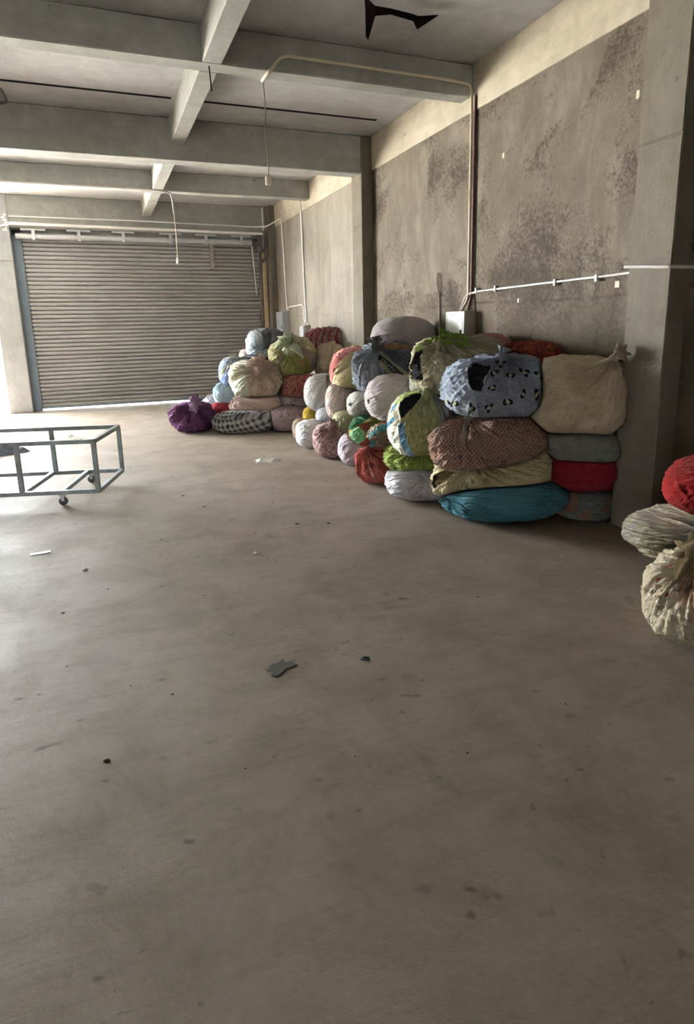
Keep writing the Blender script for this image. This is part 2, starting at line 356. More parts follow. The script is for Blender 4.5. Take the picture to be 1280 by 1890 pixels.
# ------------------------------------------------------------------ electrical boxes on the right wall
M_boxw = plain('box_front_white', 'eaf2ea', .45, .4, .0, .05, 6)
M_boxg = plain('box_grey', '8d8a7e', .6, .3, .1, .08, 6)
M_boxl = plain('box_light_grey', 'a9abb0', .5, .4, .1, .05, 6)
def wallbox(y0, y1, z0, z1, d, side, front, label, door_=True):
    r = empty('electrical_box', (XW, (y0+y1)/2, z0)); tag(r, label, 'electrical box')
    h = z1-z0; w = (y1-y0)/2
    MB().box(-d, 0, -w, w, 0, h, .006).build('housing', side, r)
    if door_:
        dr = MB().box(-d-.014, -d-.001, -w+.004, w-.004, .004, h-.004, .004).build('box_door', front, r)
        f = MB()
        for a in ((-w+.03, -w+.036, .03, h-.03), (w-.036, w-.03, .03, h-.03), (-w+.03, w-.03, .03, .036), (-w+.03, w-.03, h-.036, h-.03)):
            f.box(-d-.0165, -d-.014, *a)
        f.build('door_seam', M_boxg, dr)
        MB().box(-d-.024, -d-.014, -w+.05, -w+.075, h*.45, h*.55, .003).build('latch', M_dark, dr)
    return r
wallbox(5.88, 6.27, 1.28, 1.725, .14, M_boxg, M_boxw, 'bright white fronted distribution box above the green topped bundle')
wallbox(13.05, 13.55, 1.25, 1.915, .14, M_boxl, M_boxl, 'tall light grey electrical box beside the shutter')
r = wallbox(11.62, 11.88, 1.20, 1.62, .12, M_boxg, M_boxg, 'small grey electrical box with stub pipes on its top', False)
for i, (dy, dx) in enumerate(((-.08, -.04), (-.02, -.07), (.05, -.04), (.09, -.08))):
    MB().tube([(dx, dy, .42), (dx, dy, .47)], .014, 8).build('pipe_stub', M_white, r, True)
MB().box(-.15, -.125, -.12, .12, -.0, .40, .004).build('box_cover', M_boxl, r)

# conduits near the big box
M_cond = plain('cream_conduit', 'cfc4ae', .5, .4, 0, .05, 8)
M_wht2 = plain('white_conduit', 'c4bebb', .5, .4, 0, .04, 8)
M_red = plain('dark_red_pipe', '5d3a3a', .6, .3, 0, .1, 8)
M_wire = plain('grey_wire', '7f776c', .7, .2, 0, .05, 8)
pipe('conduit', [(1.66, 6.22, 3.845), (1.66, 6.1, 3.845), (1.68, 6.0, 3.86), (1.80, 6.0, 4.0), (3.58, 6.0, 3.985), (3.79, 6.0, 3.975), (3.805, 6.0, 3.8), (3.81, 6.0, 1.85), (3.76, 6.06, 1.73)], .016, M_cond, 'cream conduit along the cross beam bending down the wall to the box', 'conduit', .14)
pipe('pipe', [(3.818, 5.955, 3.86), (3.818, 5.95, 1.9), (3.78, 5.96, 1.73)], .013, M_red, 'dark red pipe beside the cream conduit on the wall', 'pipe')
pipe('conduit', [(3.77, 6.10, 1.73), (3.81, 6.05, 1.9), (3.82, 5.8, 1.925), (3.82, 3.65, 1.945)], .0115, M_wht2, 'white conduit running level from the box towards the near column', 'conduit', .1)
pipe('conduit', [(3.64, 3.64, 1.975), (3.64, 3.235, 1.94), (3.70, 3.225, 1.94), (3.86, 3.225, 1.94)], .012, M_wht2, 'white conduit wrapping round the near right column', 'conduit', .02)
for i, y in enumerate((5.5, 4.6, 4.1, 5.85)):
    tag(MB().box(3.80, 3.84, y-.012, y+.012, 1.905+.0, 1.96).build('pipe_clip', M_wht2), ['white clip on the level conduit near the box', 'white clip at the middle of the level conduit', 'white clip of the level conduit nearest the column', 'white clip at the bend of the level conduit'][i], 'clip')
pipe('cable_loop', [(3.825, 6.66, 1.2), (3.825, 6.66, 1.9), (3.825, 6.73, 2.12), (3.82, 6.70, 2.20), (3.825, 6.64, 2.12), (3.825, 6.655, 1.85), (3.825, 6.64, 1.5), (3.825, 6.63, 1.2)], .007, M_wire, 'thin grey cable looped over a nail on the wall', 'cable', .08)
r = tag(empty('hanging_wire', (1.67, 6.22, 3.84)), 'thin wire with a small socket hanging from the cross beam', 'wire')
MB().tube(bend([(0, 0, 0), (.01, 0, -.2), (-.005, .0, -.45), (.015, 0, -.66), (.01, 0, -.82)], .1), .0045, 6).build('wire', M_wire, r, True)
MB().box(-.02, .035, -.02, .02, -.90, -.82, .006).box(-.008, .025, -.026, -.018, -.88, -.84).build('socket', M_cond, r)
pipe('conduit', [(-3.5, 11.37, 3.87), (1.1, 11.37, 3.865), (1.38, 11.37, 3.84), (1.40, 11.37, 3.5)], .014, M_wht2, 'white conduit along the far cross beam turning down at its end', 'conduit', .1)
r = tag(empty('pendant_bulb', (1.40, 11.37, 3.5)), 'small bulb on a cream wire hanging before the shutter', 'lamp')
MB().tube([(0, 0, 0), (.005, 0, -.35), (.0, 0, -.72)], .006, 6).build('wire', M_cond, r, True)
MB().tube([(0, 0, -.70), (0, 0, -.74), (0, 0, -.76), (0, 0, -.79), (0, 0, -.81)], [.014, .02, .03, .028, .008], 12).build('bulb', M_white, r, True)

# dark slits in the slab, rebar hooks, torn plastic
M_blk = plain('black_gap', '1d1519', .95, .05)
tag(MB().box(-.75, 1.04, 7.905, 7.945, ZC-.006, ZC+.002).build('slab_joint', M_blk), 'dark straight joint in the ceiling left of the long beam', 'ceiling joint')
tag(MB().box(1.30, 3.60, 7.905, 7.945, ZC-.006, ZC+.002).build('slab_joint', M_blk), 'dark straight joint in the ceiling right of the long beam', 'ceiling joint')
pipe('rebar_stub', [(1.15, 6.1, 3.88), (1.16, 6.1, 3.67)], .006, M_blk, 'rusty bar stub hanging under the beam crossing', 'bar')
mb = MB().tube([(-2.0, 7.6, 3.98), (-.75, 7.6, 3.97)], .012, 8).tube([(-2.0, 7.9, 3.99), (-.75, 7.85, 4.02)], .008, 8)
mb.tube(bend([(-.78, 7.62, 4.12), (-.72, 7.6, 4.0), (-.66, 7.6, 3.98), (-.62, 7.58, 3.86), (-.68, 7.58, 3.84)], .05), .014, 8)
mb.tube([(-.78, 7.8, 4.17), (-.74, 7.62, 3.95)], .01, 6)
tag(mb.build('ceiling_hook', plain('rusty_steel', '5f5b55', .7, .3, .3), smooth=True), 'bent steel hook and rods hung below the ceiling at the upper left', 'hook')
V = []; F = []
out = [(2.18, 5.42, 0), (2.30, 5.30, .05), (2.55, 5.30, .04), (2.75, 5.28, .02), (2.95, 5.24, .06), (3.0, 5.32, 0), (2.80, 5.36, .10), (2.68, 5.33, .02), (2.45, 5.35, .03), (2.40, 5.44, .16), (2.33, 5.46, .22)]
P3 = [(2.24, 5.14, .0), (2.36, 5.20, .03), (2.50, 5.20, .03), (2.70, 5.22, .03), (2.78, 5.24, .03), (2.94, 5.19, .02), (2.80, 5.30, .10), (2.74, 5.26, .06), (2.52, 5.24, .05), (2.39, 5.26, .07), (2.42, 5.48, .16), (2.38, 5.44, .15), (2.30, 5.26, .04)]
for z_ in (0, .006):
    for (x, y, dz) in P3: V.append((x, y, ZC-.004-dz-z_))
n = len(P3); F = [tuple(range(n)), tuple(range(2*n-1, n-1, -1))] + [(i, (i+1) % n, n+(i+1) % n, n+i) for i in range(n)]
tag(mesh('torn_plastic', V, F, M_blk), 'torn black plastic sheet hanging from the ceiling', 'plastic sheet')

# small pale tags and patches on the wall
M_tag = plain('cream_tag', 'd8cfb8', .8)
for (y, z, w, h, lb) in ((5.47, 3.18, .018, .045, 'small cream tag high on the wall between conduit and column'), (3.83, 3.2, .02, .055, 'small cream tag at the top beside the near column'), (3.9, 1.87, .03, .05, 'ragged cream tag below the level conduit near the column'), (5.15, 1.80, .015, .04, 'cream tag under the level conduit near the box')):
    tag(MB().box(XW-.006, XW+.001, y-w*.8, y+w*.8, z-h/2, z+h/2, .0015).build('wall_tag', M_tag), lb, 'tag')

# ------------------------------------------------------------------ trolley frame
M_tr = N('trolley_steel', .5, .4, .4); q = M_tr
q.col(q.ramp(q.noise(q.co('World'), 8, 5, .6), [(.3, '6f7675'), (.6, '8d9594'), (.8, 'a3a8a5')])); M_tr = q.m
a_ = math.atan2(.25, -.86); tr = empty('steel_trolley', (-.14, 6.10, 0), a_)
tag(tr, 'low grey steel box frame trolley on castors in the open floor', 'trolley')
Lt, Wt, zb, zt, w = 2.0, .86, .125, .60, .038   # local x runs away to the left, local y towards the camera (negative = away)
for (name, a, b) in [('rail', (0, 0, zb), (Lt, 0, zb)), ('rail', (0, -Wt, zb), (Lt, -Wt, zb)), ('rail', (0, 0, zt), (Lt, 0, zt)), ('rail', (0, -Wt, zt), (Lt, -Wt, zt)),
                     ('end_bar', (0, 0, zb), (0, -Wt, zb)), ('end_bar', (Lt, 0, zb), (Lt, -Wt, zb)), ('end_bar', (0, 0, zt), (0, -Wt, zt)), ('end_bar', (Lt, 0, zt), (Lt, -Wt, zt)),
                     ('cross_bar', (.33, 0, zb), (.36, -Wt, zb)), ('cross_bar', (.69, 0, zb), (.72, -Wt, zb)), ('cross_bar', (1.30, 0, zb), (1.32, -Wt, zb))]:
    MB().bar(a, b, w, w).build(name, M_tr, tr)
for x in (0, .69, 1.3, Lt):
    for y in (0, -Wt):
        MB().bar((x, y, zb), (x, y, zt), w, w).build('post', M_tr, tr)
M_rub = plain('black_rubber', '4a4a4a', .7)
for (x, y) in ((.33, .0), (.33, -Wt), (1.6, 0), (1.6, -Wt)):
    c_ = MB().box(x-.03, x+.03, y-.028, y+.028, .092, .107, .003).bar((x, y-.022, .095), (x, y-.022, .045), .03, .004, (0, 1, 0)).bar((x, y+.022, .095), (x, y+.022, .045), .03, .004, (0, 1, 0)).build('castor', M_galv, tr)
    MB().tube([(x, y-.016, .040), (x, y-.012, .040), (x, y+.012, .040), (x, y+.016, .040)], [.032, .040, .040, .032], 20).build('wheel', M_rub, c_, True)

# ------------------------------------------------------------------ cloth patterns (laid out on the unfolded cloth)
def LC(c):
    r = L(c)[:3]; g = sum(r)/3
    q = 1.22/(1+.62*max(r)); return tuple((x*.93+g*.07)*q for x in r)+(1,)
def pat(m, kind, cols, s=1.0, seed=0.0):
    L = LC
    v = m.co(attr='cloth', loc=(seed, seed*.37, 0))
    base = L(cols[0]); d1 = tuple(x*.78 for x in base[:3])+(1,); l1 = tuple(min(1, x*1.12) for x in base[:3])+(1,)
    soft = m.noise(v, 5, 5, .6, .3)
    c = m.ramp(soft, [(.3, d1), (.5, base), (.72, l1)])
    if kind == 'plain': return c
    if kind == 'two':          # soft mottling between two colours
        return m.mix(m.ramp(m.noise(v, 4.5*s, 6, .62, .8), [(.42, 0), (.60, 1)]), c, L(cols[1]))
    if kind == 'streak':       # streaks running from the knot
        f = m.noise(m.co(attr='fold', scale=(5*s, 5*s, .5), loc=(seed, 0, 0)), 1, 5, .6)
        c = m.mix(m.ramp(f, [(.48, 0), (.60, 1)]), c, L(cols[1]))
        if len(cols) > 2: c = m.mix(m.ramp(f, [(.60, 0), (.68, 1)]), c, L(cols[2]))
        return c
    X = m.n('ShaderNodeSeparateXYZ', {0: v}); x, y = X.outputs[0], X.outputs[1]
    def band(u, per, duty):
        fr = m.math('FRACT', m.math('MULTIPLY', u, 1/per))
        return m.math('LESS_THAN', fr, duty)
    if kind == 'plaid':
        w = .16*s
        a, b = band(x, w, .5), band(y, w, .5)
        c = m.mix(m.math('MULTIPLY', a, .62), c, L(cols[1])); c = m.mix(m.math('MULTIPLY', b, .62), c, L(cols[1]))
        return m.mix(m.math('MULTIPLY', a, b), c, L(cols[2]))
    if kind == 'tartan':
        w = .033*s
        a, b = band(x, w, .16), band(y, w, .16)
        a2, b2 = band(m.math('ADD', x, .011*s), w, .3), band(m.math('ADD', y, .011*s), w, .3)
        c = m.mix(m.math('MULTIPLY', a2, .6), c, L(cols[2])); c = m.mix(m.math('MULTIPLY', b2, .6), c, L(cols[2]))
        c = m.mix(m.math('MULTIPLY', m.math('MAXIMUM', a, b), .75), c, L(cols[1]))
        vo = m.n('ShaderNodeTexVoronoi', {'Vector': v, 'Scale': 8/s, 'Randomness': .7}).outputs['Distance']
        return m.mix(m.math('MULTIPLY', m.ramp(vo, [(.14, 1), (.2, 0)]), .75), c, L(cols[3]))
    if kind == 'stripes':
        c = m.mix(band(x, .13*s, .42), c, L(cols[1]))
        if len(cols) > 2: c = m.mix(band(m.math('ADD', x, .05*s), .13*s, .14), c, L(cols[2]))
        return c
    if kind == 'check':
        a, b = band(x, .035*s, .5), band(y, .035*s, .5)
        return m.mix(m.math('ABSOLUTE', m.math('SUBTRACT', a, b)), c, L(cols[1]))
    if kind == 'grid':
        return m.mix(m.math('MULTIPLY', m.math('MAXIMUM', band(x, .05*s, .14), band(y, .05*s, .14)), .6), c, L(cols[1]))
    if kind in ('dots', 'floral'):
        vn = m.n('ShaderNodeVectorMath', {0: v, 1: m.n('ShaderNodeVectorMath', {0: m.n('ShaderNodeTexNoise', {'Vector': v, 'Scale': 22/s}).outputs['Color'], 'Scale': .03*s if kind == 'floral' else .008}, operation='SCALE').outputs[0]}, operation='ADD').outputs[0]
        vo = m.n('ShaderNodeTexVoronoi', {'Vector': vn, 'Scale': (9 if kind == 'floral' else 7)/s, 'Randomness': 1})
        th = .42 if kind == 'floral' else .17
        pick = m.n('ShaderNodeSeparateColor', {0: vo.outputs['Color']}).outputs[0]
        fc = L(cols[1])
        if len(cols) > 2: fc = m.mix(m.math('GREATER_THAN', pick, .55), L(cols[1]), L(cols[2]))
        on = m.math('MULTIPLY', m.ramp(vo.outputs['Distance'], [(th, 1), (th+.05, 0)]), m.math('GREATER_THAN', pick, .25 if kind == 'floral' else .35))
        return m.mix(on, c, fc)
    if kind == 'busy':         # small crowded print
        f = m.noise(v, 16*s, 5, .75, 1.2)
        st = [(.0, L(cols[0]))]
        for i, cc in enumerate(cols[1:]): st.append((.42+.16*(i+.5)/max(1, len(cols)-1), L(cc)))
        return m.ramp(f, st, 'CONSTANT')
    if kind == 'patch':        # large colour fields
        w = m.n('ShaderNodeTexVoronoi', {'Vector': v, 'Scale': 4.2*s, 'Randomness': 1}).outputs['Color']
        pick = m.n('ShaderNodeSeparateColor', {0: w}).outputs[0]
        st = [((i)/len(cols), L(cc)) for i, cc in enumerate(cols)]
        return m.ramp(pick, st, 'CONSTANT')
    if kind == 'leopard':
        jit = m.n('ShaderNodeTexNoise', {'Vector': v, 'Scale': 14}).outputs['Color']
        vn = m.n('ShaderNodeVectorMath', {0: v, 1: m.n('ShaderNodeVectorMath', {0: jit, 'Scale': .035}, operation='SCALE').outputs[0]}, operation='ADD').outputs[0]
        vo = m.n('ShaderNodeTexVoronoi', {'Vector': vn, 'Scale': 6.6, 'Randomness': .75})
        dd = vo.outputs['Distance']; pick = m.n('ShaderNodeSeparateColor', {0: vo.outputs['Color']}).outputs[1]
        on = m.math('GREATER_THAN', pick, .18)
        brk = m.math('GREATER_THAN', m.noise(v, 24, 2), .44)
        ring = m.math('MULTIPLY', m.math('MULTIPLY', m.ramp(dd, [(.245, 1), (.26, 0)]), brk), on)
        core = m.math('MULTIPLY', m.ramp(dd, [(.125, 1), (.14, 0)]), on)
        c = m.mix(ring, c, '262523'); return m.mix(core, c, 'c9c5a4')
    return c

def cloth(name, kind, cols, s=1.0, fold=1.0, split=None, dirt=.25, zones=(), spots=False):
    m = N(name, .93, .12); m.b.inputs['Sheen Weight'].default_value = .03
    seed = (sum(map(ord, name)) % 97)*.31
    c = pat(m, kind, cols, s, seed)
    for i, (_, k2, c2, s2) in enumerate(zones):
        z = m.n('ShaderNodeAttribute', attribute_name='zone%d' % i).outputs['Fac']
        c = m.mix(m.ramp(m.math('ADD', m.math('MULTIPLY', z, 60), .5), [(.44, 0), (.56, 1)]), c, pat(m, k2, c2, s2, seed+3+i))
    if spots:
        z = m.n('ShaderNodeAttribute', attribute_name='ring').outputs['Fac']
        c = m.mix(m.math('GREATER_THAN', z, 0), c, '1f1e1d')
        z = m.n('ShaderNodeAttribute', attribute_name='core').outputs['Fac']
        c = m.mix(m.math('GREATER_THAN', z, 0), c, 'a5a184')
    # grime
    g = m.noise(m.co('Object', 3.2, loc=(seed, 0, 0)), 1, 6, .7, .5)
    c = m.mix(m.math('MULTIPLY', m.ramp(g, [(.48, 0), (.78, 1)]), dirt), c, '6e6354')
    m.col(c)
    f1 = m.noise(m.co(attr='fold', scale=(9, 9, 1.4), loc=(seed, 0, 0)), 1, 4, .6, .6)
    f2 = m.noise(m.co('Object', 11, loc=(seed, 0, 0)), 1, 4, .6, 1.4)
    f3 = m.noise(m.co(attr='cloth', scale=(160, 160, 1)), 1, 2)
    m.bump([(f1, .046*fold), (f2, .020*min(fold, 1.2)), (f3, .0008)])
    return m.m

# ------------------------------------------------------------------ sacks: cloth bundles squashed against one another
def unit(v):
    v = np.array(v, float); return v/np.linalg.norm(v)
def frame(k):
    k = unit(k); a = np.array([0, 0, 1.]) if abs(k[2]) < .8 else np.array([1., 0, 0])
    u = unit(np.cross(a, k)); return u, np.cross(k, u), k
SACKS = []
def sackdef(key, P, a, b, c, rz, **kw): SACKS.append(dict(key=key, P=np.array(P, float), r=np.array([a, b, c]), rz=math.radians(rz), n=kw.pop('n', 2.6), w=kw.pop('w', 0.0), **kw))

def level(s, Pw):
    """superellipsoid level of sack s at world points"""
    d = Pw - s['P']; ca, sa = math.cos(s['rz']), math.sin(s['rz'])
    x = d[:, 0]*ca + d[:, 1]*sa; y = -d[:, 0]*sa + d[:, 1]*ca
    ct, st = math.cos(s.get('tilt', 0)), math.sin(s.get('tilt', 0)); z = d[:, 2]
    q = np.abs(np.stack([x*ct+z*st, y, -x*st+z*ct], 1)/s['r'])
    return (q**s['n']).sum(1)**(1/s['n']) - s['w']

COLS = [(3.655, 9, 3.22, 3.66), (3.66, 9, 8.57, 9.0)]
def body(s, rng):
    nt, nph = s.get('res', (190, 108))
    u, v, k = frame(s.get('k', (0, -.2, 1)))
    ph = np.linspace(0, 1, nph+1)[1:-1]; ph = PI*(ph*.75 + .25*ph*ph); ph = np.concatenate([[.004], ph, [PI-.004]])
    th = np.linspace(0, 2*PI, nt, endpoint=False)
    PH, TH = np.meshgrid(ph, th, indexing='ij'); PH = PH.ravel(); TH = TH.ravel()
    D = (np.sin(PH)*np.cos(TH))[:, None]*u + (np.sin(PH)*np.sin(TH))[:, None]*v + np.cos(PH)[:, None]*k
    lv = (np.abs(D)**s['n']).sum(1)**(1/s['n'])
    R0 = D/lv[:, None]*s['r']                     # local surface at level 1
    ct, st = math.cos(s.get('tilt', 0)), math.sin(s.get('tilt', 0))
    R0 = np.stack([R0[:, 0]*ct-R0[:, 2]*st, R0[:, 1], R0[:, 0]*st+R0[:, 2]*ct], 1)
    ca, sa = math.cos(s['rz']), math.sin(s['rz'])
    rot = np.array([[ca, -sa, 0], [sa, ca, 0], [0, 0, 1]])
    # low frequency lumps
    lump = np.zeros(len(D))
    for i in range(9):
        q = rng.normal(size=3)*(1.6+.5*i); lump += np.sin(D@q + rng.uniform(0, 6.3))*(.5/(1+.35*i))
    lump *= .034*s.get('lump', 1)
    # creases running from the gathered point: each has its own width, depth, length and drift
    reach = s.get('reach', 1.15); cr = s.get('crease', 1.0)
    pl = np.zeros(len(D)); wob = .25*np.sin(2.1*PH+rng.uniform(0, 6))*rng.normal()
    for i in range(30):
        t0 = rng.uniform(0, 2*PI); w_ = rng.uniform(.05, .20); L_ = reach*rng.uniform(.45, 1.5); dr = rng.normal()*.16
        dth = (TH - t0 - dr*PH - wob - .05*np.sin(5*PH+t0) + PI) % (2*PI) - PI
        wd = w_*(.6+.5*PH)
        pl -= rng.uniform(.25, 1)*np.exp(-np.abs(dth/wd)**1.3)*np.exp(-(PH/L_)**3)*np.clip(PH/.22, 0, 1)
    for f in (17, 29, 41):
        pl += .22*np.sin(f*TH+rng.uniform(0, 6)+2*np.sin(1.7*PH+f))*np.exp(-(PH/(reach*.8))**2)*np.clip(PH/.2, 0, 1)
    pl = (pl+.35*np.exp(-(PH/reach)**2))*.066*cr
    neck = -.07*np.exp(-((PH-.34)/.2)**2)*min(cr, 1.3) + .03*np.exp(-(PH/.14)**2)
    # drag folds and crumples in the cloth
    drag = np.zeros(len(D))
    for i in range(5):
        q = rng.normal(size=3)*(3.2+.8*i); w_ = np.sin(D@q*2.0 + 1.8*np.sin(D@(rng.normal(size=3)*3)) + rng.uniform(0, 6.3))
        drag += (1-np.abs(w_))**2.6
    drag = (drag-.9)*.019*s.get('drag', 1)
    fine = np.zeros(len(D))
    for i in range(5):
        q = rng.normal(size=3)*11; w_ = np.sin(D@q + 2.2*np.sin(D@(rng.normal(size=3)*6)) + rng.uniform(0, 6.3)); fine += (1-np.abs(w_))**2
    fine = (fine-1.5)*.006*s.get('drag', 1)
    sc = 1 + lump + pl + neck + drag + fine
    # clip against neighbours, floor, wall, columns
    lo = np.full(len(D), .04); hi = np.minimum(sc, 1.25).copy()
    nb = [t for t in SACKS if t is not s and np.linalg.norm(t['P']-s['P']) < np.linalg.norm(t['r'])+np.linalg.norm(s['r'])]
    def bad(f):
        Pw = (R0*f[:, None])@rot.T + s['P']
        bd = (Pw[:, 2] < .004) | (Pw[:, 0] > XW-.008)
        for (x0, x1, y0, y1) in COLS: bd |= (Pw[:, 0] > x0) & (Pw[:, 1] > y0) & (Pw[:, 1] < y1)
        me = f - s['w']
        for t in nb: bd |= level(t, Pw) < me + .03
        return bd
    b0 = bad(hi)
    l = lo.copy(); h = hi.copy()
    for _ in range(12):
        mid = (l+h)/2; bb = bad(mid); h = np.where(bb, mid, h); l = np.where(bb, l, mid)
    f = np.where(b0, l, hi)
    # soften the clip edge
    G = f.reshape(len(ph), nt)
    for _ in range(2):
        Gs = (np.roll(G, 1, 1)+np.roll(G, -1, 1)+np.vstack([G[:1], G[:-1]])+np.vstack([G[1:], G[-1:]]))/4
        G = np.where(np.abs(G-Gs) > .02, np.minimum(G, G*.4+Gs*.6), G)
    f = G.ravel()
    P = R0*f[:, None]
    nr = len(ph)
    F = [(i*nt+j, i*nt+(j+1) % nt, (i+1)*nt+(j+1) % nt, (i+1)*nt+j) for i in range(nr-1) for j in range(nt)]
    F = [fc[::-1] for fc in F]
    P = np.vstack([P, P[:nt].mean(0), P[(nr-1)*nt:nr*nt].mean(0)])
    F += [(j, nr*nt, (j+1) % nt)[::-1] for j in range(nt)] + [((nr-1)*nt+j, (nr-1)*nt+(j+1) % nt, nr*nt+1)[::-1] for j in range(nt)]
    fold = np.stack([np.cos(TH), np.sin(TH), PH], 1); fold = np.vstack([fold, [0, 0, 0], [0, 0, PI]])
    # print coordinates: the cloth seen square on, sliding towards the gathered point
    ang = rng.uniform(-.7, .7); Q = P.copy(); pull = np.exp(-(np.append(PH, [0, PI])/.8)**2)*.35
    X = Q[:, 0]*1.05 - Q[:, 1]*.45; Y = Q[:, 2]*1.15 - Q[:, 1]*.55
    kx, ky = (k*s['r'])[0]*1.05-(k*s['r'])[1]*.45, (k*s['r'])[2]*1.15-(k*s['r'])[1]*.55
    X = X+(X-kx)*pull; Y = Y+(Y-ky)*pull
    cl = np.stack([X*math.cos(ang)+Y*math.sin(ang), -X*math.sin(ang)+Y*math.cos(ang), 0*X], 1)
    return P, F, fold, cl, D, (u, v, k), nt, nr

def polysd(P2, poly):
    """signed distance to a polygon, positive inside"""
    n = len(poly); d = np.full(len(P2), 1e9); ins = np.zeros(len(P2), bool)
    for i in range(n):
        a = np.array(poly[i]); b = np.array(poly[(i+1) % n]); e = b-a; w = P2-a
        t = np.clip((w@e)/max(e@e, 1e-12), 0, 1); d = np.minimum(d, np.linalg.norm(w-t[:, None]*e, axis=1))
        c1 = (a[1] <= P2[:, 1]) & (b[1] > P2[:, 1]) | (b[1] <= P2[:, 1]) & (a[1] > P2[:, 1])
        xx = a[0]+(P2[:, 1]-a[1])/(b[1]-a[1] if b[1] != a[1] else 1e-9)*(b[0]-a[0])
        ins ^= c1 & (P2[:, 0] < xx)
    return np.where(ins, d, -d)
def front2d(s, P):
    """how far right and how far up each point of the sack lies on its front, and whether it is on the front"""
    el = math.atan2(1.6-s['P'][2], math.hypot(s['P'][0], s['P'][1]))
    dep = P[:, 1]*math.cos(el) - P[:, 2]*math.sin(el)
    return np.stack([P[:, 0], P[:, 2]*math.cos(el)+P[:, 1]*math.sin(el)], 1), dep < .06

def put(name, P, F, mats, fold, cl, parent=None, scal=()):
    me = bpy.data.meshes.new(name)
    me.from_pydata(P.tolist(), [], F); me.update()
    for m_ in mats: me.materials.append(m_)
    for nm, arr in (('fold', fold), ('cloth', cl)):
        at = me.attributes.new(nm, 'FLOAT_VECTOR', 'POINT'); at.data.foreach_set('vector', np.asarray(arr, float).ravel())
    for nm, arr in scal:
        at = me.attributes.new(nm, 'FLOAT', 'POINT'); at.data.foreach_set('value', np.asarray(arr, float))
    me.polygons.foreach_set('use_smooth', [True]*len(me.polygons))
    o = bpy.data.objects.new(name, me); C.objects.link(o)
    if parent: o.parent = parent
    return o

def knot(parent, P, A, mat, size, rng, style='ruffle', name='knot'):
    """gathered neck, tied band and flared cloth ends, growing along A from P (parent space)"""
    u, v, k = frame(A); V = []; F = []; fo = []; cl = []
    def sheet(path, rad, waves, amp, flat=1.0, seg=48, ph0=0.0, side=None):
        n = len(path); b = len(V)
        for i in range(n):
            T = unit(np.array(path[min(i+1, n-1)])-np.array(path[max(i-1, 0)]))
            e1 = side if side is not None else u
            e1 = unit(e1-T*np.dot(e1, T)); e2 = np.cross(T, e1); t = i/(n-1)
            for j in range(seg):
                a = 2*PI*j/seg
                r = rad[i]*(1+amp*t*np.sin(waves*a+ph0+2*t) + .35*amp*np.sin((waves*2+1)*a+ph0*2))
                V.append(np.array(path[i]) + (e1*math.cos(a)+e2*math.sin(a)*flat)*r)
                fo.append((math.cos(a), math.sin(a), t)); cl.append((rad[i]*math.cos(a)*2+t*.1, r*math.sin(a)*2, 0))
        for i in range(n-1):
            for j in range(seg): F.append((b+i*seg+j, b+i*seg+(j+1) % seg, b+(i+1)*seg+(j+1) % seg, b+(i+1)*seg+j))
        F.append(tuple(range(b+seg-1, b-1, -1))); F.append(tuple(range(b+(n-1)*seg, b+n*seg)))
    P = np.array(P, float); s_ = size
    if style in ('ruffle', 'both'):
        bx = (u*rng.normal()+v*rng.normal())*.25
        path = [P + k*s_*h + bx*s_*h*h for h in (-.35, -.1, .15, .35, .55, .8, 1.0)]
        sheet(path, [s_*r for r in (.55, .42, .26, .22, .30, .46, .56)], 6, .42)
    if style in ('ears', 'both'):
        for sgn in (-1, 1):
            e = u*sgn + v*rng.normal()*.3
            path = [P + k*s_*(.25+.45*math.sin(t*2.3)) + e*s_*1.15*t - np.array([0, 0, 1])*s_*.55*t*t for t in np.linspace(0, 1, 9)]
            sheet(path, [s_*r for r in (.16, .24, .30, .34, .34, .31, .26, .18, .05)], 4, .22, .45, 28, rng.uniform(0, 6), v)
        path = [P + k*s_*h for h in (-.3, -.05, .2, .42)]
        sheet(path, [s_*r for r in (.50, .40, .34, .20)], 6, .2)
    # tied band
    b = len(V); n1, n2 = 30, 10
    for i in range(n1):
        a = 2*PI*i/n1
        for j in range(n2):
            q = 2*PI*j/n2; R_ = s_*(.26+.03*math.sin(3*a)); r_ = s_*(.11+.025*math.sin(5*a+1))
            V.append(P + k*s_*(.24+.05*math.sin(a)) + (u*math.cos(a)+v*math.sin(a))*(R_+r_*math.cos(q)) + k*r_*math.sin(q)*1.2)
            fo.append((math.cos(a), math.sin(a), q)); cl.append((a*.05, q*.02, 0))
    for i in range(n1):
        for j in range(n2): F.append((b+i*n2+j, b+((i+1) % n1)*n2+j, b+((i+1) % n1)*n2+(j+1) % n2, b+i*n2+(j+1) % n2))
    return put(name, np.array(V), F, [mat], fo, cl, parent)

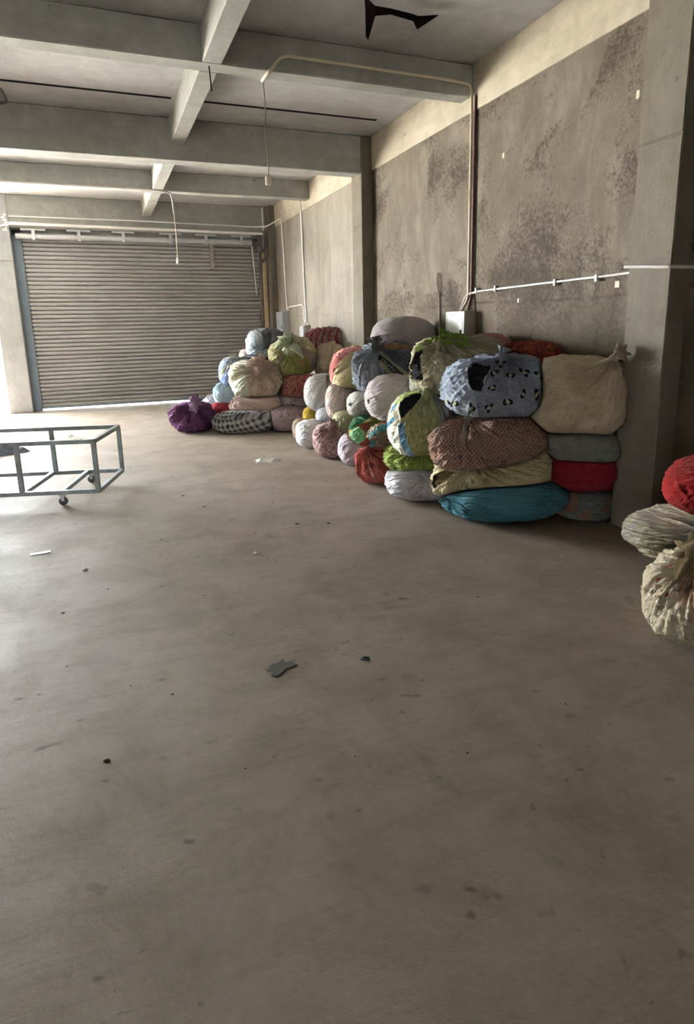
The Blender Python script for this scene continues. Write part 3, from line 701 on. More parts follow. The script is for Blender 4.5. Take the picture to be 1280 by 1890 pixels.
def D_ext(D, nt, nr): return np.vstack([D, D[:nt].mean(0), D[(nr-1)*nt:nr*nt].mean(0)])
def lettering(parent, s, P):
    """the worn capitals printed on the dark strip, as thin letters lying on the cloth"""
    cu = bpy.data.curves.new('txt', 'FONT'); cu.body = 'ESU NOIT'; cu.size = .052; cu.extrude = 0
    to = bpy.data.objects.new('txt', cu); C.objects.link(to)
    dg = bpy.context.evaluated_depsgraph_get(); me = bpy.data.meshes.new_from_object(to.evaluated_get(dg)); bpy.data.objects.remove(to)
    q2, fr = front2d(s, P); idx = np.where(fr)[0]; Q = q2[idx]
    a, b = [np.array(p) for p in s['text']]; L_ = np.linalg.norm(b-a); t = (b-a)/L_; nn = np.array([-t[1], t[0]])
    xs = np.array([v_.co[:2] for v_ in me.vertices]); w = xs[:, 0].max(); V = []
    for x, y in xs:
        p = a + t*x/w*L_ + nn*(y-.018); d = np.linalg.norm(Q-p, axis=1); o = np.argsort(d)[:6]; ww = 1/(d[o]+.003)
        X = (P[idx[o]]*ww[:, None]).sum(0)/ww.sum(); V.append(X*(1+.004/np.linalg.norm(X)) + np.array([0, -.004, 0]))
    o = mesh('lettering', V, [tuple(p.vertices) for p in me.polygons], plain('letter_grey', '8f8e86', .9), parent)
    return tag(o, 'pale capital letters on the dark strip')
def MT(t, **kw):
    return cloth(t[0], t[1], t[2], **{**t[3], **kw}) if isinstance(t, tuple) else t
def drape(parent, s, P, path, width, mat, name, label, rng):
    """a strip of cloth lying along the sack's front"""
    q2, fr = front2d(s, P); idx = np.where(fr)[0]; Q = q2[idx]
    def at(x):
        d = np.linalg.norm(Q-x, axis=1); o = np.argsort(d)[:8]; w = 1/(d[o]+.004); return (P[idx[o]]*w[:, None]).sum(0)/w.sum()
    pts = [np.array(p) for p in path]; seg = []
    for a, b in zip(pts, pts[1:]):
        for t in np.linspace(0, 1, 8, endpoint=False): seg.append(a*(1-t)+b*t)
    seg.append(pts[-1]); n = len(seg); m_ = 13; V = []; fo = []; cl = []
    for lay in (0, 1):
        for i, p in enumerate(seg):
            t = seg[min(i+1, n-1)]-seg[max(i-1, 0)]; t = t/np.linalg.norm(t); nn = np.array([t[1], -t[0]])
            wd = width*(.35+.65*math.sin(PI*min(1, .25+.75*i/(n-1)*.9)))
            for j in range(m_):
                sj = j/(m_-1)-.35
                q = p + nn*wd*sj; X = at(q)
                out = X/np.linalg.norm(X); h = .014+.016*(1-abs(j/(m_-1)*2-1))+.011*math.sin(i*1.25+3*math.sin(j*.5))
                V.append(X+out*(h if lay == 0 else h-.009)); fo.append((math.cos(i*.35), math.sin(i*.35), j*.1)); cl.append((i*.02, j*.01, 0))
    F = []; N_ = n*m_
    for i in range(n-1):
        for j in range(m_-1):
            a = i*m_+j; F.append((a, a+1, a+m_+1, a+m_)); F.append((N_+a, N_+a+m_, N_+a+m_+1, N_+a+1))
    per = [j for j in range(m_)]+[i*m_+m_-1 for i in range(1, n)]+[(n-1)*m_+j for j in range(m_-2, -1, -1)]+[i*m_ for i in range(n-2, 0, -1)]
    for a, b in zip(per, per[1:]+per[:1]): F.append((b, a, N_+a, N_+b))
    return tag(put(name, np.array(V), F, [mat], fo, cl, parent), label)

def make_sack(s):
    rng = np.random.default_rng(sum(ord(ch)*(i+3) for i, ch in enumerate(s['key']))*7)
    P, F, fold, cl, D, (u, v, k), nt, nr = body(s, rng)
    zones = s.get('zones', []); scal = []
    q2, fr = front2d(s, P)
    for i, z in enumerate(zones): scal.append(('zone%d' % i, np.where(fr, polysd(q2, z[0]), -.1)))
    if s.get('spots'):
        ring = np.full(len(P), -1.); core = ring.copy()
        for (x, y) in s['spots']:
            a = rng.uniform(0, PI); st = rng.uniform(.7, 1.2); R_ = rng.uniform(.016, .023)
            dx, dy = q2[:, 0]-x, q2[:, 1]-y; X = (dx*math.cos(a)+dy*math.sin(a))/st; Y = (-dx*math.sin(a)+dy*math.cos(a))*st
            an = np.arctan2(Y, X); dd = np.hypot(X, Y)*(1+.18*np.sin(3*an+rng.uniform(0, 6)))
            th_ = .0075*(1+1.3*np.sin(rng.choice([2, 3])*an+rng.uniform(0, 6))); g = th_-np.abs(dd-R_)
            ring = np.maximum(ring, np.where(fr, g, -1)); core = np.maximum(core, np.where(fr, R_*.72-dd, -1))
        scal += [('ring', ring), ('core', core)]
    mat = MT(s['mat'], zones=zones, spots=bool(s.get('spots'))); parts = s.get('knot') or s.get('hole') or s.get('extra') or s.get('drape')
    if parts:
        root = empty('cloth_sack', s['P'], s['rz']); par = root
    else: par = None
    if s.get('hole'):
        poly, hmat, hlab = s['hole']
        sd_ = np.where(fr, polysd(q2, poly), -.2); sd_ = sd_+.003*np.sin(D_ext(D, nt, nr)@np.array([31., 23, 27]))
        Po = P*(1+.03*np.exp(-((sd_+.004)/.012)**2))[:, None]
        inner = P*(.955-.04*np.clip(-sd_/.05, 0, 1)-.02*np.clip(sd_/.04, 0, 1))[:, None]*(1+.010*np.sin(D_ext(D, nt, nr)@np.array([21., 13, 17])))[:, None]
        keepF = [f for f in F if max(sd_[i] for i in f) < .0025]
        inF = [f for f in F if max(sd_[i] for i in f) > -.03]
        used = sorted({i for f in inF for i in f}); mp = {a: b for b, a in enumerate(used)}
        ob = put('sack_body', Po, keepF, [mat], fold, cl, par, scal)
        sol = ob.modifiers.new('hem', 'SOLIDIFY'); sol.thickness = .006; sol.offset = -1
        oi = put('contents', inner[used], [tuple(mp[i] for i in f) for f in inF], [MT(hmat)], fold[used], cl[used], par)
        tag(oi, hlab)
    else:
        ob = put('sack_body' if par else 'cloth_sack', P, F, [mat], fold, cl, par, scal)
        if not par: ob.location = s['P']; ob.rotation_euler = (0, 0, s['rz'])
    for (path, wd, dm, nm, lab) in s.get('drape', []): drape(par, s, P, path, wd, MT(dm), nm, lab, rng)
    if s['key'] == 'N3': lettering(par, s, P)
    top = P[:nt].mean(0)
    if s.get('knot'):
        ks, kstyle, kmat, klab = s['knot']
        o = knot(par, top*1.0, top/np.linalg.norm(top)*.4+k*.5+np.array([0, 0, .45]), MT(kmat) if kmat else mat, ks*1.45, rng, kstyle)
        if klab: tag(o, klab)
    for ex_ in s.get('extra', []):
        dirn, ks, kstyle, kmat, nm, lab = ex_
        j = int(np.argmax(D@unit(dirn))); Q = P[j]
        o = knot(par, Q*1.0, Q/np.linalg.norm(Q), MT(kmat), ks, rng, kstyle, nm)
        if lab: tag(o, lab)
    r = root if parts else ob
    tag(r, s['label'], 'cloth bundle', s.get('group'))
    return r
B_ = lambda name, kind, cols, **kw: (name, kind, cols, kw)
M_blackcloth = cloth('black_cloth', 'plain', ['15151a'], dirt=.05)
sackdef('N11', (2.636, 8.528, 0.139), 0.143, 0.200, 0.147, -17.2, k=(-.3,-.5,.8), mat=B_('orange_cream','streak',['d9d0bd','c98a62'],s=.6), label='small cream and orange bundle at the far foot of the near pile')
sackdef('N12', (2.615, 7.864, 0.176), 0.262, 0.340, 0.187, -18.4, k=(0.698, -0.081, 0.712), mat=B_('white_marked','streak',['dcdad6','aeb0b4'],s=1.1), label='white bundle with pale grey creases on the floor beside the small orange one')
sackdef('N13', (2.612, 7.152, 0.205), 0.248, 0.340, 0.218, -20.1, k=(-0.052, -0.623, 0.781), crease=1.4, mat=B_('red_white_print','busy',['7f4a48','d6c9c5','9a5f5a','d0c0ba','8a4a4c'],s=.7), knot=(.06,'both',None,None), label='white bundle with dark red print on the floor, next to the pale pink grey one')
sackdef('N14', (2.733, 6.665, 0.174), 0.226, 0.340, 0.185, -22.3, k=(0.513, -0.352, 0.783), crease=1.3, mat=B_('pale_pink_grey','streak',['d0c6ca','b8aab0'],s=1.5), label='pale pink grey bundle on the floor between the red print and coral bundles')
sackdef('N15', (2.627, 5.751, 0.188), 0.279, 0.380, 0.200, -24.5, k=(-0.416, -0.420, 0.806), crease=1.7, mat=B_('coral_red','streak',['b2524c','c06a62','c4907c'],s=1.3), reach=1.6, knot=(.06,'both',None,'coral cloth ends'), label='coral red bundle with gathered folds on the floor')
sackdef('N19', (2.768, 5.036, 0.136), 0.378, 0.420, 0.144, -28.8, k=(-0.143, -0.521, 0.842), mat=B_('lavender_white','two',['b5a7ad','c9c2c8']), zones=[([(-0.417,0.138),(-0.002,0.141),(-0.079,0.037),(-0.129,-0.093),(-0.258,-0.198),(-0.415,-0.097)],'two',['dcdadd','bdb9c0'],2)], label='flat lavender grey bundle on the floor under the lime green one')
sackdef('N25', (3.059, 4.209, 0.172), 0.521, 0.440, 0.183, -36.0, tilt=.07, k=(-1,-.45,.35), w=.02, mat=B_('teal','plain',['3d6c76'],dirt=.1,fold=.6), n=2.4, label='large teal bundle lying on the floor at the foot of the pile')
sackdef('N28', (3.679, 3.920, 0.122), 0.265, 0.300, 0.145, -43.2, k=(1,-.4,.3), mat=B_('grey_red_floral','floral',['6c736e','8a3a40','8a6a5a'],s=1.2), label='grey bundle with red flowers on the floor below the crimson bundle by the wall')
sackdef('N8', (2.850, 8.594, 0.300), 0.164, 0.220, 0.145, -18.3, k=(.2,-.5,.9), mat=B_('mustard_yellow','plain',['c9a636']), label='small mustard yellow bundle wedged near the far foot of the near pile')
sackdef('N9', (2.850, 7.965, 0.364), 0.180, 0.270, 0.133, -19.7, k=(.5,-.2,.8), mat=B_('white_blue_grid','grid',['c9cad0','8f93a6']), label='small white bundle with a thin blue grid beside the mustard one')
sackdef('N10', (2.820, 7.158, 0.384), 0.205, 0.320, 0.173, -21.5, k=(.4,-.5,.8), mat=B_('pale_olive','streak',['b5b18e','a39c7c'],s=1.5), label='pale olive bundle above the red print bundle')
sackdef('N16', (2.880, 6.567, 0.378), 0.275, 0.340, 0.193, -23.7, k=(-0.018, -0.705, 0.709), w=.02, mat=B_('orange_green_mix','streak',['7fa36a','b0603a','a9b14a'],s=1.2), crease=1.3, zones=[([(-0.310,0.231),(-0.004,0.201),(-0.017,0.150),(-0.159,0.063),(-0.223,0.013),(-0.300,0.040)],'plain',['245a38'],1),([(-0.237,-0.025),(-0.152,0.063),(-0.083,0.004),(-0.048,-0.220),(-0.163,-0.218)],'two',['7fc48a','5aa56a'],1),([(-0.159,0.063),(0.008,0.111),(-0.058,-0.015)],'two',['8c3a30','a9564a'],1),([(-0.005,0.124),(0.289,0.221),(0.288,0.145),(0.033,0.073)],'plain',['8fa834'],1),([(0.020,0.073),(0.288,0.152),(0.287,0.063),(0.057,-0.042)],'plain',['8c3226'],1)], label='dark green, mint and red patterned bundle under the lavender beige one')
sackdef('N16b', (2.720, 5.861, 0.389), 0.190, 0.270, 0.185, -24.9, k=(-0.152, -0.957, 0.245), mat=B_('multicolour_print','busy',['a5553a','b9b79a','3c4038','c4bfa4'],s=.7), zones=[([(-0.215,-0.148),(-0.143,0.082),(-0.050,0.162),(0.151,0.217),(0.151,0.148),(-0.051,0.081),(-0.122,-0.062),(-0.134,-0.207)],'streak',['2a8a98','7fb5ba'],1)], knot=(.07,'both',B_('print_knot','busy',['c9c2a8','3c4038','9a3f3a','b9b090'],s=2.5),'patterned knotted ends'), label='printed bundle with a teal band and patterned knot above the coral one')
sackdef('N18', (2.840, 5.278, 0.317), 0.356, 0.400, 0.151, -28.3, k=(-0.008, -0.577, 0.817), w=.02, mat=B_('lime_green','plain',['8a994a'],dirt=.1), crease=1.3, reach=1.6, label='bright lime green flat bundle above the lavender grey one')
sackdef('N24', (3.067, 4.360, 0.364), 0.534, 0.440, 0.239, -35.1, tilt=.22, k=(-0.281, -0.676, 0.681), w=.04, mat=B_('cream_tan','streak',['b3a57e','9a8c68','c4b792'],s=1.2,dirt=.35), crease=1.3, reach=1.2, hole=([(-0.517,-0.151),(-0.481,-0.069),(-0.398,-0.027),(-0.308,-0.034),(-0.329,-0.101),(-0.422,-0.143),(-0.478,-0.183)],B_('tan_inside','plain',['7d6a48']),'tan folded opening'), extra=[((.97,-.45,.65),.09,'ears',B_('tan_flap','plain',['9a8a5e']),'cloth_end','tan cloth end sticking up')], label='long cream and tan bundle lying across the teal one')
sackdef('N27', (3.621, 3.920, 0.416), 0.332, 0.340, 0.187, -42.7, k=(.9,-.3,.4), mat=B_('crimson','plain',['821428'],dirt=.08,fold=.5), label='crimson bundle stacked by the wall between the grey floral and grey green ones')
sackdef('N4', (2.950, 8.436, 0.656), 0.279, 0.340, 0.267, -19.3, k=(0.345, -0.464, 0.816), mat=B_('grey_white_mauve','streak',['c7c8c2','a39c98'],s=.9), zones=[([(0.035,0.267),(0.348,0.260),(0.337,-0.169),(0.140,-0.203),(0.044,0.034)],'plain',['8c8280'],1)], label='grey white bundle with mauve side above the mustard one')
sackdef('N5', (2.920, 7.550, 0.632), 0.243, 0.340, 0.265, -21.1, k=(0.078, -0.428, 0.900), mat=B_('pinkish_beige','streak',['b9a59b','cbbdb3'],s=1.2), label='pinkish beige bundle behind the pale olive one')
sackdef('N6', (2.920, 6.894, 0.664), 0.198, 0.320, 0.151, -23.0, k=(.6,-.2,.7), mat=B_('off_white','plain',['cfccc1']), zones=[([(-0.178,-0.003),(-0.145,0.029),(-0.139,-0.024),(-0.172,-0.030)],'plain',['20242e'],1)], label='off white bundle with one dark spot under the slate grey one')
sackdef('N7', (2.920, 5.998, 0.843), 0.325, 0.380, 0.255, -26.0, k=(0.548, -0.250, 0.798), mat=B_('lavender_beige','two',['b0a5a4','bdb5b8'],fold=.5), zones=[([(-0.296,-0.037),(-0.272,-0.020),(-0.267,-0.073),(-0.291,-0.078)],'plain',['20242e'],1)], label='smooth lavender beige bundle under the slate grey one')
sackdef('N17', (2.740, 5.069, 0.699), 0.325, 0.420, 0.292, -28.4, res=(330,190), k=(0.166, -0.369, 0.914), w=.04, reach=.8, mat=B_('olive_panel','plain',['8c8b60'],fold=.5), zones=[([(-0.397,0.403),(-0.183,0.209),(-0.203,0.097),(-0.167,-0.005),(-0.162,-0.107),(-0.105,-0.290),(-0.105,-0.413),(-0.396,-0.415)],'streak',['d8d6c6','c2b49c'],1),([(-0.213,-0.030),(-0.152,0.005),(-0.146,-0.107),(-0.110,-0.209),(-0.059,-0.311),(-0.130,-0.321),(-0.192,-0.183)],'streak',['4a7590','7f9fb0'],1),([(-0.397,-0.081),(-0.244,0.057),(-0.238,0.021),(-0.397,-0.132)],'plain',['356680'],1),([(-0.274,0.138),(-0.218,0.189),(-0.228,0.148),(-0.284,0.072)],'plain',['5a90a8'],1),([(-0.254,0.169),(-0.168,0.259),(0.008,0.318),(-0.016,0.268),(-0.132,0.229),(-0.203,0.158)],'streak',['8fa34a','c0c88a'],1),([(0.094,0.222),(0.150,0.070),(0.212,-0.107),(0.411,-0.107),(0.406,0.394),(0.108,0.373)],'streak',['6b6659','8a8484'],1)], knot=(.08,'both',B_('olive_knot','streak',['8f8c5c','a9a878'],s=1),None), hole=([(-0.072,0.253),(-0.032,0.268),(0.009,0.258),(0.004,0.223),(-0.041,0.172),(-0.076,0.127),(-0.177,0.021),(-0.193,0.097),(-0.193,0.163),(-0.153,0.208)],M_blackcloth,'black cloth showing inside'), label='olive bundle with white and blue side gaping open over black cloth')
sackdef('N32', (2.950, 5.456, 1.023), 0.127, 0.240, 0.125, -28.4, k=(.4,-.7,.4), mat=B_('white_green_print','busy',['9aa78a','c9cabb','d5d2c4','8f8f80'],s=1.6), zones=[([(-0.153,0.146),(-0.073,0.145),(-0.035,0.065),(-0.078,0.038),(-0.142,0.060)],'plain',['7f9a4a'],1),([(-0.094,0.055),(-0.035,0.038),(-0.046,-0.005),(-0.089,0.006)],'plain',['8c3a28'],1)], label='small white green printed bundle wedged above the gaping olive one')
sackdef('N23', (2.989, 4.360, 0.618), 0.491, 0.440, 0.250, -34.4, tilt=.15, res=(260,150), k=(-0.265, -0.349, 0.899), w=.04, mat=B_('brown_tartan','tartan',['6e5248','a39488','8a5a3c','2f3040'],s=.8), reach=1.0, crease=1.2, zones=[([(-0.198,0.205),(-0.153,0.233),(-0.085,0.211),(-0.138,0.168),(-0.173,0.103),(-0.178,-0.045),(-0.211,0.000),(-0.195,0.103)],'streak',['b3a59a','8f7f74'],1)], label='large brown tartan bundle under the spotted one')
sackdef('N26', (3.611, 3.920, 0.616), 0.334, 0.340, 0.146, -42.7, k=(0,.5,1), mat=B_('grey_green','plain',['6f716a'],fold=.4), n=3, label='grey green bundle between the big beige sack and the crimson one')
sackdef('N2', (3.050, 7.527, 1.038), 0.304, 0.380, 0.299, -22.1, k=(0.404, -0.701, 0.588), mat=B_('pale_yellow','streak',['cdbd86','ddd2a8'],s=1), crease=1.5, reach=1.6, zones=[([(-0.365,-0.158),(-0.354,0.296),(0.070,0.357),(0.153,0.251),(-0.038,0.207),(-0.161,0.098),(-0.235,-0.055),(-0.274,-0.181)],'streak',['c8837c','b56a62'],1)], label='pale yellow bundle with a pink band on its left')
sackdef('N3', (2.970, 6.298, 1.099), 0.406, 0.420, 0.318, -25.2, res=(280,160), k=(-0.264, -0.620, 0.739), w=.03, mat=B_('slate_stripe','streak',['6f7680','8b929b','4c5058'],s=1.6), crease=1.5, reach=1.5, zones=[([(-0.095,0.261),(-0.016,0.348),(0.510,0.338),(0.512,-0.137),(0.199,-0.054),(0.043,0.092)],'plain',['565563'],1),([(-0.071,0.237),(0.272,0.136),(0.320,-0.032),(0.193,-0.042),(0.055,0.086)],'check',['5e6470','23252e'],.62),([(-0.089,0.202),(-0.017,0.171),(0.055,0.092),(0.211,-0.030),(0.223,-0.079),(0.163,-0.084),(0.031,0.050),(-0.077,0.142)],'plain',['8d8c78'],1),([(-0.089,0.172),(0.019,0.092),(0.163,-0.042),(0.163,-0.102),(0.072,-0.088),(-0.054,0.052),(-0.102,0.118)],'plain',['1c1a20'],1),([(-0.096,0.106),(-0.078,0.106),(0.090,-0.064),(0.054,-0.088),(-0.090,0.070)],'plain',['948c70'],1),([(-0.052,0.260),(0.032,0.300),(0.361,0.252),(0.379,0.193),(0.152,0.221),(-0.017,0.224)],'two',['6b5f5a','8c6a4a'],1)], text=[(-0.066,0.118),(0.151,-0.071)], knot=(.07,'both',B_('slate_knot','streak',['62666c','43464e'],s=2),None), label='slate grey bundle with dark checked half and a lettered strip')
sackdef('N20', (3.100, 5.032, 1.204), 0.441, 0.440, 0.289, -31.6, res=(260,150), k=(-0.268, -0.578, 0.771), w=.02, mat=B_('beige_olive','streak',['968c72','aaa288'],s=1.1,dirt=.3), n=3, crease=1.3, hole=([(-0.369,0.135),(-0.279,0.189),(-0.313,0.134),(-0.328,0.049),(-0.312,-0.063),(-0.296,-0.119),(-0.429,-0.118),(-0.450,-0.031),(-0.389,0.064)],M_blackcloth,'black gap at its side'), drape=[([(-0.369,0.145),(-0.299,0.204),(-0.219,0.238),(-0.139,0.256)],.055,B_('lime_edge','streak',['7f963a','a3b260'],s=1),'hem','lime green hem'),([(-0.138,0.211),(-0.079,0.270),(-0.005,0.269),(0.045,0.238),(0.066,0.169)],.13,B_('lime_fan','streak',['7aa032','b5cf7a'],s=1.6),'cloth_tie','lime green cloth tie fanned over the top')], knot=(.05,'ruffle',B_('lime_knot','plain',['6f9030']),None), label='big beige bundle tied at the top with a lime green cloth')
sackdef('N21', (3.081, 4.360, 1.071), 0.475, 0.440, 0.255, -35.3, res=(340,200), k=(0.038, -0.518, 0.855), w=.05, mat=B_('spotted_blue_grey','plain',['777d8b'],dirt=.05,fold=.8), n=2.7, crease=1.3, zones=[([(-0.536,-0.264),(-0.543,0.107),(-0.318,0.243),(-0.217,0.188),(-0.232,0.061),(-0.174,-0.076),(-0.142,-0.259)],'streak',['8d96a6','b9c2cb'],1.2)], spots=[(-0.414,-0.128),(-0.340,-0.136),(-0.068,-0.166),(0.072,-0.115),(-0.046,-0.011),(0.087,0.083),(-0.036,0.106),(0.195,0.110),(0.304,0.087),(0.380,0.114),(0.188,-0.060),(0.292,-0.060),(0.380,-0.095),(0.010,0.178),(-0.203,-0.177)], knot=(.055,'both',B_('blue_grey_knot','streak',['9aa2b2','6f7786'],s=1),None), hole=([(-0.234,0.134),(-0.190,0.183),(-0.123,0.169),(-0.051,0.160),(-0.068,0.115),(-0.098,0.074),(-0.126,-0.039),(-0.184,-0.025),(-0.222,0.025)],M_blackcloth,'black cloth bulging out'), label='blue grey bundle with black ringed pale spots and a black gap')
sackdef('N22', (3.552, 3.950, 1.017), 0.381, 0.360, 0.305, -42.0, k=(0.470, -0.525, 0.710), w=.02, mat=B_('worn_beige','two',['c4b49b','b5a388'],dirt=.3,fold=.7), n=4.0, reach=.9, knot=(.07,'ruffle',None,None), lump=.8, label='big boxy beige sack with a knotted corner by the wall')
sackdef('N1', (3.380, 6.737, 1.440), 0.382, 0.420, 0.254, -26.6, k=(-1,.2,.0), mat=B_('grey_mauve','two',['857c7d','8c8485'],dirt=.1,fold=.25), n=2.4, drag=.3, lump=.6, crease=.3, label='smooth grey mauve bundle topmost at the wall left of the cable loop')
sackdef('N30', (3.587, 5.300, 1.319), 0.254, 0.260, 0.177, -34.1, k=(-.8,-.3,.6), mat=B_('dusty_pink','streak',['b5857c','8c5a56'],s=1), label='dusty pink bundle behind the lime tied beige one')
sackdef('N31', (3.685, 4.750, 1.248), 0.321, 0.280, 0.179, -37.8, k=(-.6,-.3,.7), mat=B_('dark_red_orange','busy',['6b1f26','8a2a2c','a0562c','451a22'],s=.5), label='dark red and orange printed bundle behind the spotted one')
sackdef('F1', (1.278, 9.939, 0.232), 0.370, 0.340, 0.246, -7.3, k=(0.041, -0.676, 0.735), mat=B_('purple','plain',['63395f'],dirt=.1,fold=1.4), crease=1.8, reach=1.8, knot=(.10,'both',B_('pink_tie','streak',['b59ab0','8a4f92'],s=1),'pinkish tie'), label='purple bundle alone on the floor at the left end')
sackdef('F2', (2.041, 9.585, 0.165), 0.523, 0.400, 0.175, -12.0, k=(-0.453, -0.700, 0.552), mat=B_('grey_check','plaid',['b9b7b4','77777a','3c3c44'],s=.62), reach=.9, label='grey and black checked bundle on the floor beside the purple one')
sackdef('F15', (2.698, 9.400, 0.179), 0.341, 0.400, 0.190, -16.0, k=(0,.2,1), mat=B_('mauve_pink','plain',['a08a8f']), label='dusty mauve bundle on the floor beneath the dark flowered one')
sackdef('F3', (2.279, 9.850, 0.346), 0.419, 0.400, 0.217, -13.0, k=(-0.656, -0.325, 0.682), mat=B_('peach','streak',['c9aaa0','d6bfb4'],s=.6), n=3, label='peach pink flattened bundle on the grey checked one')
sackdef('F8', (1.816, 10.250, 0.287), 0.198, 0.250, 0.121, -10.0, k=(0,-.5,.9), mat=B_('bright_red','plain',['a83440']), label='small red bundle peeping out behind the purple one')
sackdef('F7', (1.765, 10.900, 0.359), 0.138, 0.220, 0.119, -9.2, k=(-.5,0,.9), mat=B_('white_lilac','plain',['d0ccd8']), label='small white bundle at the far left of the far pile')
sackdef('F6', (1.936, 10.400, 0.519), 0.251, 0.320, 0.199, -10.5, k=(-.3,-.2,.9), mat=B_('pale_cyan','two',['b5cdd2','9fbac8']), label='pale cyan bundle above the small red one')
sackdef('F14', (2.895, 9.850, 0.364), 0.311, 0.400, 0.189, -16.4, k=(.3,.3,1), mat=B_('mauve_dark_flowers','dots',['a39294','4a3a40'],s=1.4), label='grey mauve bundle with dark flowers below the red floral one')
sackdef('F4', (2.298, 9.850, 0.789), 0.446, 0.440, 0.321, -13.1, k=(0.134, -0.843, 0.521), w=.04, mat=B_('cream_green','streak',['bdb8a2','b3b8a6'],s=.9), crease=1.6, reach=1.5, zones=[([(-0.143,0.083),(-0.005,0.234),(0.253,0.191),(0.421,0.047),(0.366,-0.003),(0.246,-0.297),(-0.105,-0.336),(-0.127,-0.109)],'streak',['b59c8a','c9b3a0'],1)], knot=(.13,'both',B_('peach_knot','streak',['c4a898','b08f84'],s=1),'peach coloured knot'), label='big cream bundle with a peach coloured knot in the far pile')
sackdef('F5', (2.103, 10.350, 0.867), 0.295, 0.360, 0.263, -11.5, k=(0.481, -0.340, 0.808), mat=B_('blue_olive','streak',['8a98b0','a3a88a'],s=.8), crease=1.4, reach=1.6, zones=[([(-0.299,-0.147),(-0.152,0.072),(0.122,0.171),(0.016,-0.113),(-0.172,-0.250)],'streak',['55658c','7d8cae'],1)], label='blue and olive streaked bundle left of the big cream one')
sackdef('F13', (2.986, 9.850, 0.633), 0.342, 0.400, 0.260, -16.9, k=(.5,.3,.9), mat=B_('red_floral','busy',['8c3038','b9a58e','8c3038','a3524e'],s=.8), label='red floral bundle under the olive patchwork one')
sackdef('F10', (2.458, 11.100, 1.090), 0.151, 0.250, 0.139, -12.5, k=(0,0,1), mat=B_('pink_white','plain',['d6c6c4']), label='tiny pinkish white bundle peeping out above the blue one')
sackdef('F11', (2.566, 10.600, 1.030), 0.235, 0.280, 0.172, -13.6, k=(.2,-.3,1), mat=B_('dark_navy','streak',['3f4656','5a6272'],s=1), label='dark navy bundle behind the big cream one')
sackdef('F9', (2.708, 10.650, 1.288), 0.377, 0.400, 0.293, -14.3, k=(0.125, -0.990, 0.072), mat=B_('pale_blue_grey','streak',['b5c0c6','9aa4ac'],s=.7), crease=1.5, reach=1.5, zones=[([(-0.070,0.090),(-0.081,0.237),(0.073,0.344),(0.416,0.290),(0.363,0.135),(0.149,-0.027),(0.017,-0.042)],'streak',['5a5c60','3f4145'],1)], knot=(.10,'ears',B_('charcoal_cloth','plain',['4a4c50']),'charcoal cloth ends'), label='pale blue grey bundle with charcoal top in the far pile')
sackdef('F12', (2.946, 9.950, 1.093), 0.408, 0.440, 0.352, -16.5, k=(-0.083, -0.884, 0.461), w=.04, mat=B_('olive_patchwork','streak',['a39c6e','948c78','a08878'],s=.8), crease=1.5, reach=1.4, zones=[([(-0.147,0.008),(-0.027,0.093),(0.124,0.072),(0.315,-0.110),(0.291,-0.270),(0.044,-0.371),(-0.070,-0.278)],'plain',['8c8c52'],1),([(0.057,-0.032),(0.211,-0.001),(0.263,-0.038),(0.241,-0.144),(0.097,-0.149)],'two',['b08a4c','96864e'],1),([(0.001,0.128),(0.199,0.176),(0.462,-0.007),(0.450,-0.365),(0.291,-0.270),(0.316,-0.075),(0.124,0.072)],'two',['8c7c78','9a8a80'],1)], knot=(.14,'both',B_('pale_green_knot','streak',['b9bfa0','8c9a5e','4a4a48'],s=1),'pale green knotted ends'), label='olive patchwork bundle with pale green knot in the far pile')
sackdef('F17', (3.571, 9.850, 1.009), 0.273, 0.380, 0.320, -19.9, k=(.2,-.2,1), mat=B_('tan_plain','two',['a8947c','b8a68c']), label='tan bundle against the wall behind the olive patchwork one')
sackdef('F16', (3.644, 10.300, 1.317), 0.396, 0.400, 0.269, -19.5, k=(0.063, -0.593, 0.803), mat=B_('red_grey_stripe','stripes',['8a8884','8c343c','a5565c'],s=1.0), crease=1.4, reach=1.4, label='red and grey striped bundle topmost by the far wall')
sackdef('R3', (2.753, 2.044, 0.225), 0.298, 0.380, 0.239, -53.4, k=(-0.181, -0.479, 0.859), w=.02, res=(300,170), mat=B_('cream_red_dots','two',['a89c84','9c9078'],s=2,dirt=.2,fold=.8), zones=[([(-0.193,0.096),(-0.180,0.110),(-0.160,0.120),(-0.166,0.104),(-0.188,0.092)],'plain',['8f3038'],1),([(-0.231,0.023),(-0.220,0.037),(-0.205,0.040),(-0.213,0.021)],'plain',['8f3038'],1),([(-0.178,-0.048),(-0.172,-0.028),(-0.161,-0.019),(-0.161,-0.039),(-0.172,-0.053)],'plain',['8f3038'],1),([(-0.124,-0.006),(-0.115,0.074),(-0.067,0.159),(0.201,0.167),(0.236,-0.222),(0.013,-0.278),(-0.047,-0.156),(-0.070,-0.051),(-0.109,-0.082)],'streak',['a0806a','8c5f4a'],1)], crease=1.3, reach=1.7, knot=(.075,'both',B_('tan_knot','streak',['96805a','7f6a48'],s=.6),'tan knot'), label='cream bundle with small red dots nearest the viewer at the right edge')
sackdef('R2', (3.100, 2.398, 0.376), 0.407, 0.400, 0.127, -52.3, k=(.5,-.6,.4), res=(240,130), mat=B_('pale_multi','two',['9c9578','85807a'],s=1.2), crease=1.5, reach=1.8, label='pale greyish printed bundle under the red one at the right edge')
sackdef('R1', (3.150, 2.342, 0.681), 0.279, 0.380, 0.147, -53.4, k=(.3,-.3,.9), mat=B_('vivid_red','plain',['780808'],dirt=.05,fold=.7), label='vivid red bundle topmost at the right edge of the photo')
for s in SACKS: make_sack(s)

